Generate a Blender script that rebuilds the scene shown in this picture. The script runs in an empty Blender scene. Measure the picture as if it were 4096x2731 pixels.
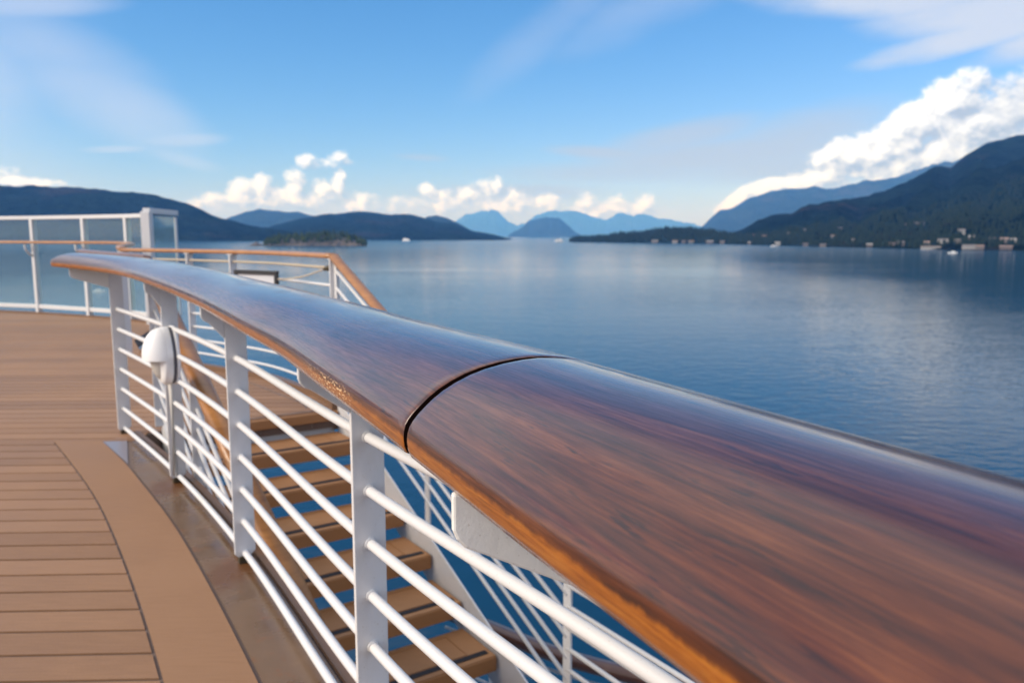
import bpy, math, random
import numpy as np
from mathutils import Vector, noise as mnoise
rnd = random.Random(7)
R = math.radians
sc = bpy.context.scene
col = sc.collection

# ------------------------------------------------------------------ camera
FPX = 28 / 36 * 4096          # focal length in photo pixels
V0 = 944.0                    # horizon row of the photo
ZE = 1.2375                   # eye height above the deck
WATER = -23.0
PITCH = math.atan((1365.5 - V0) / FPX)
cam = bpy.data.cameras.new('camera'); co = bpy.data.objects.new('camera', cam); col.objects.link(co)
cam.lens = 28; cam.sensor_width = 36; cam.clip_start = 0.05; cam.clip_end = 200000
co.location = (0, 0, ZE); co.rotation_euler = (math.pi / 2 - PITCH, 0, 0)
cam.dof.use_dof = True; cam.dof.focus_distance = 1.0; cam.dof.aperture_fstop = 7.0
sc.camera = co

# ------------------------------------------------------------------ light
SUN_EL, SUN_AZ = R(34), R(-115)          # azimuth from +Y, clockwise positive (towards +X)
sd = Vector((math.sin(SUN_AZ) * math.cos(SUN_EL), math.cos(SUN_AZ) * math.cos(SUN_EL), math.sin(SUN_EL)))
sun = bpy.data.lights.new('sun', 'SUN'); so = bpy.data.objects.new('sun', sun); col.objects.link(so)
sun.energy = 2.0; sun.angle = R(32); sun.color = (1, 0.90, 0.77)   # sun behind a thin veil of cloud: soft shadows
so.rotation_euler = sd.to_track_quat('Z', 'Y').to_euler(); so.location = (0, 0, 60)

sc.view_settings.view_transform = 'Standard'; sc.view_settings.look = 'None'
sc.view_settings.exposure = 1.1; sc.view_settings.gamma = 1.0
sc.view_settings.use_curve_mapping = False
sc.render.engine = 'CYCLES'
sc.cycles.use_denoising = True
sc.cycles.max_bounces = 8; sc.cycles.volume_bounces = 1; sc.cycles.transparent_max_bounces = 12
sc.cycles.caustics_reflective = False; sc.cycles.caustics_refractive = False
sc.cycles.sample_clamp_indirect = 6.0

# ------------------------------------------------------------------ node helper
class NT:
    def __init__(s, tree): s.t = tree
    def node(s, typ, **kw):
        n = s.t.nodes.new(typ)
        for k, v in kw.items(): setattr(n, k, v)
        return n
    def put(s, sock, v):
        if isinstance(v, bpy.types.NodeSocket): s.t.links.new(v, sock)
        elif v is not None: sock.default_value = v
    def m(s, op, a, b=None, c=None, clamp=False):
        n = s.node('ShaderNodeMath', operation=op, use_clamp=clamp)
        s.put(n.inputs[0], a); s.put(n.inputs[1], b)
        if c is not None: s.put(n.inputs[2], c)
        return n.outputs[0]
    def vm(s, op, a, b=None):
        n = s.node('ShaderNodeVectorMath', operation=op); s.put(n.inputs[0], a); s.put(n.inputs[1], b)
        return n.outputs[0]
    def comb(s, x, y, z=0.0):
        n = s.node('ShaderNodeCombineXYZ'); s.put(n.inputs[0], x); s.put(n.inputs[1], y); s.put(n.inputs[2], z)
        return n.outputs[0]
    def sep(s, v):
        n = s.node('ShaderNodeSeparateXYZ'); s.put(n.inputs[0], v); return n.outputs
    def noise(s, vec, scale, detail=4.0, rough=0.55, dist=0.0):
        n = s.node('ShaderNodeTexNoise'); s.put(n.inputs['Vector'], vec); s.put(n.inputs['Scale'], scale)
        n.inputs['Detail'].default_value = detail; n.inputs['Roughness'].default_value = rough
        n.inputs['Distortion'].default_value = dist
        return n.outputs['Fac']
    def sstep(s, x, lo, hi, a=0.0, b=1.0):
        n = s.node('ShaderNodeMapRange', interpolation_type='SMOOTHSTEP'); s.put(n.inputs['Value'], x)
        s.put(n.inputs['From Min'], lo); s.put(n.inputs['From Max'], hi); s.put(n.inputs['To Min'], a); s.put(n.inputs['To Max'], b)
        return n.outputs[0]
    def mix(s, f, a, b):
        n = s.node('ShaderNodeMix', data_type='RGBA')
        s.put(n.inputs[0], f)
        s.put(n.inputs[6], a if isinstance(a, bpy.types.NodeSocket) else (*a, 1))
        s.put(n.inputs[7], b if isinstance(b, bpy.types.NodeSocket) else (*b, 1))
        return n.outputs[2]
    def ramp(s, f, stops):
        n = s.node('ShaderNodeValToRGB'); e = n.color_ramp.elements
        while len(e) < len(stops): e.new(0.5)
        for el, (p, c) in zip(e, stops): el.position = p; el.color = (*c, 1)
        s.put(n.inputs[0], f); return n.outputs[0]

def angles(u, v):
    """photo pixel -> (azimuth, elevation) in radians"""
    d = ray(u, v); return math.atan2(d[0], d[1]), math.atan2(d[2], math.hypot(d[0], d[1]))
def ray(u, v):
    a = (u - 2048) / FPX; b = (1365.5 - v) / FPX
    y = math.cos(PITCH) + b * math.sin(PITCH); z = -math.sin(PITCH) + b * math.cos(PITCH)
    return (a / y, 1.0, z / y)
def atY(u, v, Y): d = ray(u, v); return Vector((d[0] * Y, Y, ZE + d[2] * Y))
def atZ(u, v, z): d = ray(u, v); t = (z - ZE) / d[2]; return Vector((d[0] * t, t, z))

# ------------------------------------------------------------------ sky
world = bpy.data.worlds.new('World'); sc.world = world; world.use_nodes = True
wt = world.node_tree; wt.nodes.clear(); W = NT(wt)
CL = 0.466                    # cloud radiance at this exposure
def blob_group(name, blobs, amp, freq, ystretch, seedz, detail, rough):
    """density field of a bank of clouds over (azimuth, elevation)"""
    g = bpy.data.node_groups.new(name, 'ShaderNodeTree')
    g.interface.new_socket('P', in_out='INPUT', socket_type='NodeSocketVector')
    g.interface.new_socket('D', in_out='OUTPUT', socket_type='NodeSocketFloat')
    N = NT(g); gi = g.nodes.new('NodeGroupInput'); go = g.nodes.new('NodeGroupOutput')
    P = gi.outputs[0]
    x, y, _ = N.sep(P)
    nv = N.comb(x, N.m('MULTIPLY', y, ystretch), seedz)
    n = N.noise(nv, freq, detail, rough)
    acc = None
    for (u, v, ru, rv, rot, wgt) in blobs:
        az, el = angles(u, v); k = 1 / FPX
        dx = N.m('SUBTRACT', x, az); dy = N.m('SUBTRACT', y, el)
        c, s_ = math.cos(R(rot)), math.sin(R(rot))
        qx = N.m('MULTIPLY_ADD', dx, c / (ru * k), N.m('MULTIPLY', dy, s_ / (ru * k)))
        qy = N.m('MULTIPLY_ADD', dx, -s_ / (rv * k), N.m('MULTIPLY', dy, c / (rv * k)))
        r2 = N.m('MULTIPLY_ADD', qx, qx, N.m('MULTIPLY', qy, qy))
        b = N.m('MULTIPLY_ADD', r2, -wgt, wgt)
        acc = b if acc is None else N.m('MAXIMUM', acc, b)
    acc = N.m('MAXIMUM', acc, -1.5)
    D = N.m('MULTIPLY_ADD', N.m('SUBTRACT', n, 0.5), amp * 2, acc)
    N.put(go.inputs[0], D)
    return g
def use_group(g, vec):
    n = W.node('ShaderNodeGroup'); n.node_tree = g; W.put(n.inputs[0], vec); return n.outputs[0]

sky = W.node('ShaderNodeTexSky', sky_type='NISHITA')
sky.sun_disc = False; sky.sun_elevation = SUN_EL; sky.sun_rotation = SUN_AZ
sky.altitude = 0; sky.air_density = 1.0; sky.dust_density = 0.3; sky.ozone_density = 2.0
sr = W.node('ShaderNodeSeparateColor'); W.put(sr.inputs[0], sky.outputs[0])
scb = W.node('ShaderNodeCombineColor')          # grade of the sky: a cooler, deeper blue
W.put(scb.inputs[0], W.m('MINIMUM', W.m('MULTIPLY', W.m('POWER', sr.outputs[0], 1.5), 0.0215), W.m('MULTIPLY', sr.outputs[0], 0.049)))
W.put(scb.inputs[1], W.m('MULTIPLY', sr.outputs[1], 0.0545)); W.put(scb.inputs[2], W.m('MULTIPLY', sr.outputs[2], 0.079))
skyc = scb.outputs[0]
tc = W.node('ShaderNodeTexCoord')
dx_, dy_, dz_ = W.sep(tc.outputs['Generated'])
AZ = W.m('ARCTAN2', dx_, dy_); EL = W.m('ARCSINE', dz_)
P = W.comb(AZ, EL, 0.0)
# thin high cloud
soft = [(3600, -10, 480, 75, -6, 1.0), (4000, 40, 420, 80, 0, 1.1), (3880, 150, 330, 48, 9, 1.2), (4350, 110, 300, 60, 12, 1.2),
        (4700, -60, 500, 120, 5, 1.0)]
grey = [(2900, 620, 620, 75, 3, 1.0), (2700, 560, 380, 70, 10, 0.8), (2420, 612, 260, 32, -4, 0.9), (3150, 560, 420, 110, 12, 0.7),
        (2600, 690, 700, 50, 0, 0.7), (3100, 660, 500, 80, 4, 0.8), (1690, 630, 120, 16, -3, 0.5), (2050, 770, 420, 40, 0, 0.7)]
wisp = [(470, 420, 330, 150, -25, 0.8), (330, 250, 300, 120, -20, 0.55), (720, 560, 170, 30, 4, 1.0), (470, 597, 130, 16, 4, 1.0),
        (160, 20, 280, 45, 8, 0.9), (720, 635, 150, 30, -14, 0.6), (2180, 130, 360, 80, 36, 0.30), (2600, 20, 400, 80, 20, 0.25),
        (-500, 300, 500, 200, 0, 0.7),
        (1130, 832, 420, 42, 0, 1.5), (1900, 826, 460, 46, 0, 1.5), (2460, 846, 260, 34, 0, 1.3), (3150, 790, 360, 40, 10, 1.2)]
g_soft = blob_group('high_cloud', soft, 0.95, 10.0, 3.0, 1.3, 7, 0.58)
g_grey = blob_group('grey_cloud', grey, 0.35, 5.0, 6.0, 4.1, 5, 0.5)
g_wisp = blob_group('wisp_cloud', wisp, 0.5, 5.0, 2.0, 7.7, 6, 0.6)
a_soft = W.sstep(use_group(g_soft, P), -0.55, 1.15, 0.0, 0.85)
a_grey = W.sstep(use_group(g_grey, P), -0.2, 0.95, 0.0, 0.80)
a_wisp = W.sstep(use_group(g_wisp, P), -0.3, 1.1, 0.0, 0.42)
# unseen sky: brighter cloud veil added for fill light and the handrail's sheen
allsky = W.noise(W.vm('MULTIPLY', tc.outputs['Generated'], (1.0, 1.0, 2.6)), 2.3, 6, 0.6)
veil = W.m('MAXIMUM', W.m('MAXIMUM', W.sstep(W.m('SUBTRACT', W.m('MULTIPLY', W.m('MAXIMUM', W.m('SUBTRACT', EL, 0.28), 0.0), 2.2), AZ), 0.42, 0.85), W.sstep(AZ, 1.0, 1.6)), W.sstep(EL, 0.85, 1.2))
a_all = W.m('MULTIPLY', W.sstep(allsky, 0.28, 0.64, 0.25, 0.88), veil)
# cumulus
cum = [(3790, 425, 150, 105, 30, 1.74), (3700, 480, 130, 80, 20, 1.45), (3900, 500, 190, 120, 20, 1.45), (4060, 440, 190, 120, 20, 1.30),
       (3620, 560, 150, 85, 25, 1.45), (3480, 615, 200, 85, 18, 1.45), (3360, 610, 110, 55, 15, 1.16), (3750, 620, 210, 90, 20, 1.45), (4250, 470, 260, 170, 15, 1.30),
       (3950, 600, 220, 90, 25, 1.45), (3560, 690, 170, 60, 10, 1.45), (3250, 735, 220, 55, 8, 1.45), (3060, 765, 140, 45, 15, 1.30),
       (2960, 800, 110, 40, 35, 1.30), (3400, 690, 160, 55, 5, 1.16),
       (850, 805, 62, 38, 0, 0.9), (790, 815, 40, 30, 0, 0.7), (965, 775, 60, 60, 0, 1.0), (1055, 755, 60, 60, 0, 1.0), (1175, 745, 55, 70, 0, 1.0), (1120, 800, 190, 60, 0, 0.9),
       (1290, 770, 60, 60, 0, 0.9), (1350, 735, 34, 60, -15, 1.0), (1250, 800, 160, 55, 0, 0.8), (1430, 815, 90, 38, 0, 0.7),
       (1225, 645, 40, 30, 20, 0.75), (1250, 655, 36, 22, 0, 0.6), (1345, 632, 50, 28, 25, 0.8), (1325, 652, 44, 22, 0, 0.6), (1385, 648, 36, 18, -10, 0.4),
       (1712, 768, 40, 46, -10, 0.85), (1790, 775, 60, 26, 0, 0.5), (1650, 822, 110, 38, 0, 0.8), (1880, 790, 85, 60, 10, 1.0), (1960, 755, 60, 45, 0, 1.0), (1800, 815, 110, 50, 0, 0.9),
       (2060, 800, 90, 55, 0, 0.9), (1980, 830, 150, 50, 0, 0.9), (2180, 815, 60, 45, 0, 0.9), (2352, 805, 46, 46, -14, 0.55), (2400, 848, 110, 34, 0, 0.55), (2480, 832, 90, 44, 0, 0.6), (2560, 828, 66, 48, 20, 0.6), (2500, 852, 150, 26, 0, 0.5),
       (60, 722, 170, 22, -3, 0.9), (-250, 700, 260, 50, 0, 0.9)]
g_cum = blob_group('cumulus_cloud', cum, 1.9, 36.0, 1.15, 2.2, 8, 0.62)
D1 = use_group(g_cum, P)
D2 = use_group(g_cum, W.vm('ADD', P, (-24 / FPX, 24 / FPX, 0)))
a_cum = W.sstep(D1, -0.22, 0.95)
lit = W.m('MULTIPLY_ADD', W.m('SUBTRACT', D1, D2), 0.80, 0.46, clamp=True)
thick = W.sstep(W.noise(P, 12.0, 3, 0.5), 0.4, 0.65)
# the cloud bank greys out towards its far, right-hand side, away from the sun
lit = W.m('MULTIPLY', lit, W.sstep(AZ, angles(3800, 400)[0], angles(4050, 400)[0], 1.0, 0.62))
def K(*c3): return tuple(x * CL for x in c3)
cumc = W.mix(lit, K(0.48, 0.57, 0.74), K(1.32, 1.34, 1.38))
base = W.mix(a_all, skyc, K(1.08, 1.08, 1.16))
c = W.mix(a_wisp, base, K(0.80, 0.84, 1.0))
c = W.mix(a_grey, c, K(0.53, 0.60, 0.74))
c = W.mix(a_soft, c, K(0.72, 0.78, 0.93))
c = W.mix(a_cum, c, cumc)
# the cloud banks are only worked out where they stand (saves time elsewhere)
inside = W.m('MULTIPLY', W.m('LESS_THAN', W.m('ABSOLUTE', W.m('ADD', AZ, 0.02)), 0.80), W.m('LESS_THAN', W.m('ABSOLUTE', EL), 0.36))
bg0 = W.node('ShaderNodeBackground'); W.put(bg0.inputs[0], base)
bg1 = W.node('ShaderNodeBackground'); W.put(bg1.inputs[0], c)
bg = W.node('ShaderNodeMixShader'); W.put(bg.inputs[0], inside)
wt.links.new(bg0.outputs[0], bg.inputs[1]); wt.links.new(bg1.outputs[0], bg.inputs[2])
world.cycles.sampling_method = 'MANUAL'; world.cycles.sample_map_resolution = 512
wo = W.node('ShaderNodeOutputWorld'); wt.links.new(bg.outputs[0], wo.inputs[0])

# ------------------------------------------------------------------ materials
def mat(name, base=(0.8, 0.8, 0.8), rough=0.5, metallic=0.0, coat=0.0, coat_rough=0.1, fn=None, spec=0.5):
    m = bpy.data.materials.new(name); m.use_nodes = True
    N = NT(m.node_tree); b = m.node_tree.nodes['Principled BSDF']
    b.inputs['Base Color'].default_value = (*base, 1); b.inputs['Roughness'].default_value = rough
    b.inputs['Metallic'].default_value = metallic; b.inputs['Coat Weight'].default_value = coat
    b.inputs['Coat Roughness'].default_value = coat_rough; b.inputs['Specular IOR Level'].default_value = spec
    if fn: fn(N, b)
    return m
def bump(N, b, h, strength, dist=0.01, sock='Normal'):
    n = N.node('ShaderNodeBump'); n.inputs['Strength'].default_value = strength; n.inputs['Distance'].default_value = dist
    N.put(n.inputs['Height'], h); N.put(b.inputs[sock], n.outputs[0]); return n.outputs[0]
def obj_co(N): return N.node('ShaderNodeTexCoord').outputs['Object']
def geo_pos(N): return N.node('ShaderNodeNewGeometry').outputs['Position']

def varnish(board):
    def fn(N, b):
        uv = N.node('ShaderNodeUVMap').outputs[0]; u, v, _ = N.sep(uv)
        wob = N.noise(N.comb(N.m('MULTIPLY', u, 1.6), N.m('MULTIPLY', v, 9.0), 3.0 * board), 1.0, 3, 0.5)
        vv = N.m('MULTIPLY_ADD', wob, 0.022, v)
        s1 = N.noise(N.comb(N.m('MULTIPLY', u, 9.0), N.m('MULTIPLY', vv, 240.0), 11.0 + board), 1.0, 6, 0.70)
        s2 = N.noise(N.comb(N.m('MULTIPLY', u, 2.5), N.m('MULTIPLY', vv, 60.0), 5.0 + board), 1.0, 4, 0.55)
        s3 = N.noise(N.comb(N.m('MULTIPLY', u, 22.0), N.m('MULTIPLY', vv, 260.0), 9.0), 1.0, 3, 0.6)
        f = N.m('ADD', N.m('MULTIPLY', s1, 0.55), N.m('MULTIPLY', s2, 0.45))
        top = N.ramp(f, [(0.36, (0.013, 0.0034, 0.0022)), (0.46, (0.047, 0.0108, 0.0040)), (0.54, (0.080, 0.0200, 0.0062)), (0.64, (0.140, 0.0430, 0.0125))])
        pore = N.sstep(s3, 0.54, 0.62, 0.0, 0.9)
        pm = N.sstep(N.noise(N.comb(N.m('MULTIPLY', u, 7.0), N.m('MULTIPLY', vv, 60.0), 2.0), 1.0, 3), 0.48, 0.62)
        top = N.mix(N.m('MULTIPLY', pore, pm), top, (0.014, 0.005, 0.004))
        mott = N.noise(N.comb(N.m('MULTIPLY', u, 16.0), N.m('MULTIPLY', v, 230.0), 1.0), 1.0, 6, 0.68)
        side = N.ramp(mott, [(0.30, (0.13, 0.030, 0.003)), (0.48, (0.27, 0.078, 0.007)), (0.66, (0.37, 0.130, 0.016))])
        grain = N.noise(N.comb(N.m('MULTIPLY', u, 9.0), N.m('MULTIPLY', v, 300.0), 6.0), 1.0, 4, 0.6)
        side = N.mix(N.sstep(grain, 0.55, 0.7, 0.0, 0.55), side, (0.10, 0.024, 0.003))
        rag = N.noise(N.comb(N.m('MULTIPLY', u, 60.0), N.m('MULTIPLY', v, 25.0), 0.0), 1.0, 5, 0.7)
        edge = N.m('MULTIPLY_ADD', rag, 0.012, v)
        fs = N.sstep(edge, 0.052, 0.058, 1.0, 0.0)
        colr = N.mix(fs, top, side)
        if board == 0:   # pale chips along the worn lower edge near the joint
            ch = N.noise(N.comb(N.m('MULTIPLY', u, 95.0), N.m('MULTIPLY', v, 260.0), 4.0), 1.0, 2, 0.5)
            zone = N.m('MULTIPLY', N.sstep(u, 4.02, 4.3), N.sstep(u, 4.48, 4.40))
            band = N.m('MULTIPLY', N.sstep(v, 0.022, 0.03), N.sstep(v, 0.062, 0.05))
            fch = N.m('MULTIPLY', N.m('MULTIPLY', zone, band), N.sstep(ch, 0.56, 0.60))
            colr = N.mix(fch, colr, (0.72, 0.50, 0.28))
        N.put(b.inputs['Base Color'], colr)
        N.put(b.inputs['Roughness'], N.sstep(s1, 0.3, 0.7, 0.45, 0.32))
        wav = N.noise(N.comb(N.m('MULTIPLY', u, 7.0), N.m('MULTIPLY', v, 16.0), 8.0), 1.0, 2, 0.5)
        fine = N.noise(N.comb(N.m('MULTIPLY', u, 120.0), N.m('MULTIPLY', v, 320.0), 8.0), 1.0, 3, 0.6)
        h = N.m('MULTIPLY_ADD', wav, 0.9, N.m('MULTIPLY', fine, 0.025))
        bump(N, b, h, 0.10, 0.006, 'Coat Normal')
        bump(N, b, N.m('ADD', s1, N.m('MULTIPLY', s3, 0.4)), 0.25, 0.002)
        smear = N.noise(N.comb(N.m('MULTIPLY', u, 3.0), N.m('MULTIPLY', v, 10.0), 2.0), 1.0, 4, 0.6)
        N.put(b.inputs['Coat Roughness'], N.sstep(smear, 0.35, 0.7, 0.07, 0.19))
        b.inputs['Coat IOR'].default_value = 1.47
    return mat('varnished_wood_%d' % board, rough=0.4, coat=1.0, coat_rough=0.12, fn=fn, spec=0.25)
def plain_wood(name, a, c2, rough=0.4, coat=0.6):
    def fn(N, b):
        p = obj_co(N); n = N.noise(p, 9.0, 5, 0.6); n2 = N.noise(N.vm('MULTIPLY', p, (3, 3, 40)), 3.0, 4, 0.6)
        f = N.m('MULTIPLY_ADD', n2, 0.5, N.m('MULTIPLY', n, 0.5))
        N.put(b.inputs['Base Color'], N.ramp(f, [(0.35, a), (0.65, c2)]))
    return mat(name, rough=rough, coat=coat, coat_rough=0.15, fn=fn)
def paint_fn(base, dirt, amt):
    def fn(N, b):
        p = geo_pos(N); n = N.noise(p, 6.0, 5, 0.65)
        st = N.noise(N.vm('MULTIPLY', p, (25, 25, 3)), 1.0, 4, 0.6)
        f = N.m('MULTIPLY', N.sstep(n, 0.48, 0.75), N.sstep(st, 0.4, 0.75, 0.2, 1.0))
        cc = N.mix(N.m('MULTIPLY', f, amt), base, dirt)
        speck = N.sstep(N.noise(p, 190.0, 1, 0.4), 0.735, 0.76)
        cc = N.mix(N.m('MULTIPLY', speck, 0.3), cc, (0.30, 0.22, 0.15))
        N.put(b.inputs['Base Color'], cc)
        h = N.m('MULTIPLY_ADD', N.noise(p, 320.0, 2, 0.5), 0.25, N.noise(p, 45.0, 3, 0.5))
        bump(N, b, h, 0.22, 0.004)
    return fn
M = {}
M['wood0'] = varnish(0); M['wood1'] = varnish(1)
M['joint'] = mat('joint_filler', (0.012, 0.0045, 0.003), 0.8, spec=0.05)
M['teak'] = plain_wood('rail_teak', (0.24, 0.092, 0.022), (0.40, 0.175, 0.046), 0.45, 0.3)
M['teak_red'] = plain_wood('dark_teak', (0.075, 0.022, 0.011), (0.135, 0.046, 0.020), 0.4, 0.6)
M['white'] = mat('white_paint', (0.62, 0.62, 0.63), 0.42, fn=paint_fn((0.62, 0.62, 0.63), (0.60, 0.55, 0.47), 0.5))
M['white_old'] = mat('aged_white_paint', (0.72, 0.70, 0.66), 0.45, fn=paint_fn((0.74, 0.73, 0.70), (0.52, 0.46, 0.36), 0.8))
M['plastic'] = mat('white_plastic', (0.80, 0.80, 0.80), 0.3)
M['diffuser'] = mat('lamp_diffuser', (0.50, 0.48, 0.44), 0.35)
M['gasket'] = mat('dark_gasket', (0.10, 0.10, 0.12), 0.6)
M['foot'] = mat('rusty_foot', (0.045, 0.032, 0.014), 0.6)
M['black'] = mat('black_frame', (0.018, 0.018, 0.022), 0.35)
M['strip'] = mat('grip_strip', (0.012, 0.012, 0.018), 0.7)
M['caulk'] = mat('caulk', (0.135, 0.095, 0.078), 0.6)
M['trim'] = mat('brown_trim', (0.15, 0.082, 0.045), 0.45)
M['rope'] = mat('rope', (0.42, 0.36, 0.28), 0.8)
M['panel'] = mat('notice_panel', (0.55, 0.56, 0.60), 0.4)
def deckfn(a, c2, sc_=1.0, gl=(0.6, 0.7)):
    def fn(N, b):
        p = geo_pos(N)
        oi = N.node('ShaderNodeObjectInfo').outputs['Random']
        n = N.noise(p, 1.3 * sc_, 4, 0.55); n2 = N.noise(N.vm('MULTIPLY', p, (4, 40, 1)), 2.0, 4, 0.6); n3 = N.noise(p, 260, 2, 0.6)
        f = N.m('ADD', N.m('MULTIPLY', n, 0.45), N.m('ADD', N.m('MULTIPLY', n2, 0.3), N.m('MULTIPLY', n3, 0.25)))
        f = N.m('ADD', f, N.m('MULTIPLY_ADD', oi, 0.20, -0.10))
        N.put(b.inputs['Base Color'], N.ramp(f, [(0.36, a), (0.64, c2)]))
        N.put(b.inputs['Roughness'], N.sstep(n, 0.35, 0.65, *gl))
        bump(N, b, N.m('ADD', n2, N.m('MULTIPLY', n3, 0.5)), 0.2, 0.002)
    return fn
M['plank'] = mat('teak_decking', fn=deckfn((0.208, 0.110, 0.057), (0.290, 0.160, 0.086)))
M['margin'] = mat('margin_decking', fn=deckfn((0.208, 0.105, 0.049), (0.268, 0.146, 0.076)))
M['tread'] = mat('tread_decking', fn=deckfn((0.330, 0.155, 0.060), (0.430, 0.220, 0.098), 2.0))
M['nose'] = mat('tread_edge', (0.34, 0.16, 0.060), 0.5)
POSTS = [Vector((-2.440, 4.906, 0)), Vector((-1.684, 3.902, 0)), Vector((-1.013, 2.904, 0)), Vector((-0.336, 1.762, 0)), Vector((0.248, 0.89, 0)), Vector((0.76, -0.05, 0)), Vector((1.2, -1.4, 0))]
def gutfn(N, b):
    p = geo_pos(N); n = N.noise(p, 3.0, 5, 0.6); n2 = N.noise(p, 14.0, 5, 0.65)
    cc = N.ramp(n, [(0.3, (0.105, 0.062, 0.034)), (0.6, (0.165, 0.102, 0.060)), (0.75, (0.22, 0.15, 0.10))])
    cc = N.mix(N.sstep(n2, 0.56, 0.74, 0.0, 0.7), cc, (0.20, 0.075, 0.022))
    rust = None
    for P0 in POSTS[:5]:                       # rust that has run from the feet of the posts
        off = N.vm('MULTIPLY', N.vm('SUBTRACT', p, (P0.x - 0.02, P0.y - 0.06, 0.0)), (1.0, 0.55, 0.0))
        ln = N.node('ShaderNodeVectorMath', operation='LENGTH'); N.put(ln.inputs[0], off)
        q = N.sstep(N.m('MULTIPLY_ADD', n2, 0.16, ln.outputs['Value']), 0.12, 0.22, 0.85, 0.0)
        rust = q if rust is None else N.m('MAXIMUM', rust, q)
    cc = N.mix(rust, cc, (0.115, 0.045, 0.014))
    N.put(b.inputs['Base Color'], cc)
    N.put(b.inputs['Roughness'], N.sstep(n, 0.3, 0.7, 0.16, 0.42))
    bump(N, b, n2, 0.15, 0.004)
M['gutter'] = mat('brown_painted_steel', rough=0.3, fn=gutfn)
M['plate'] = mat('grey_plate', (0.20, 0.19, 0.23), 0.32)
def glassfn(nm, film):
    m = bpy.data.materials.new(nm); m.use_nodes = True; N = NT(m.node_tree)
    m.node_tree.nodes.clear()
    tr = N.node('ShaderNodeBsdfTransparent'); tr.inputs[0].default_value = (0.88, 0.97, 0.98, 1)
    gl = N.node('ShaderNodeBsdfGlossy'); gl.inputs['Roughness'].default_value = 0.03; gl.inputs[0].default_value = (0.9, 0.95, 0.95, 1)
    lw = N.node('ShaderNodeLayerWeight'); lw.inputs[0].default_value = 0.5
    mx = N.node('ShaderNodeMixShader'); N.put(mx.inputs[0], N.m('MULTIPLY_ADD', N.m('POWER', lw.outputs['Facing'], 4.0), 0.5, 0.02))
    df = N.node('ShaderNodeBsdfDiffuse'); df.inputs[0].default_value = (0.62, 0.78, 0.80, 1)
    m2 = N.node('ShaderNodeMixShader'); m2.inputs[0].default_value = film
    m.node_tree.links.new(tr.outputs[0], m2.inputs[1]); m.node_tree.links.new(df.outputs[0], m2.inputs[2])
    m.node_tree.links.new(m2.outputs[0], mx.inputs[1]); m.node_tree.links.new(gl.outputs[0], mx.inputs[2])
    o = N.node('ShaderNodeOutputMaterial'); m.node_tree.links.new(mx.outputs[0], o.inputs[0])
    return m
M['glass_salt'] = glassfn('salted_glass', 0.16)
M['glass'] = glassfn('screen_glass', 0.035)

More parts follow.
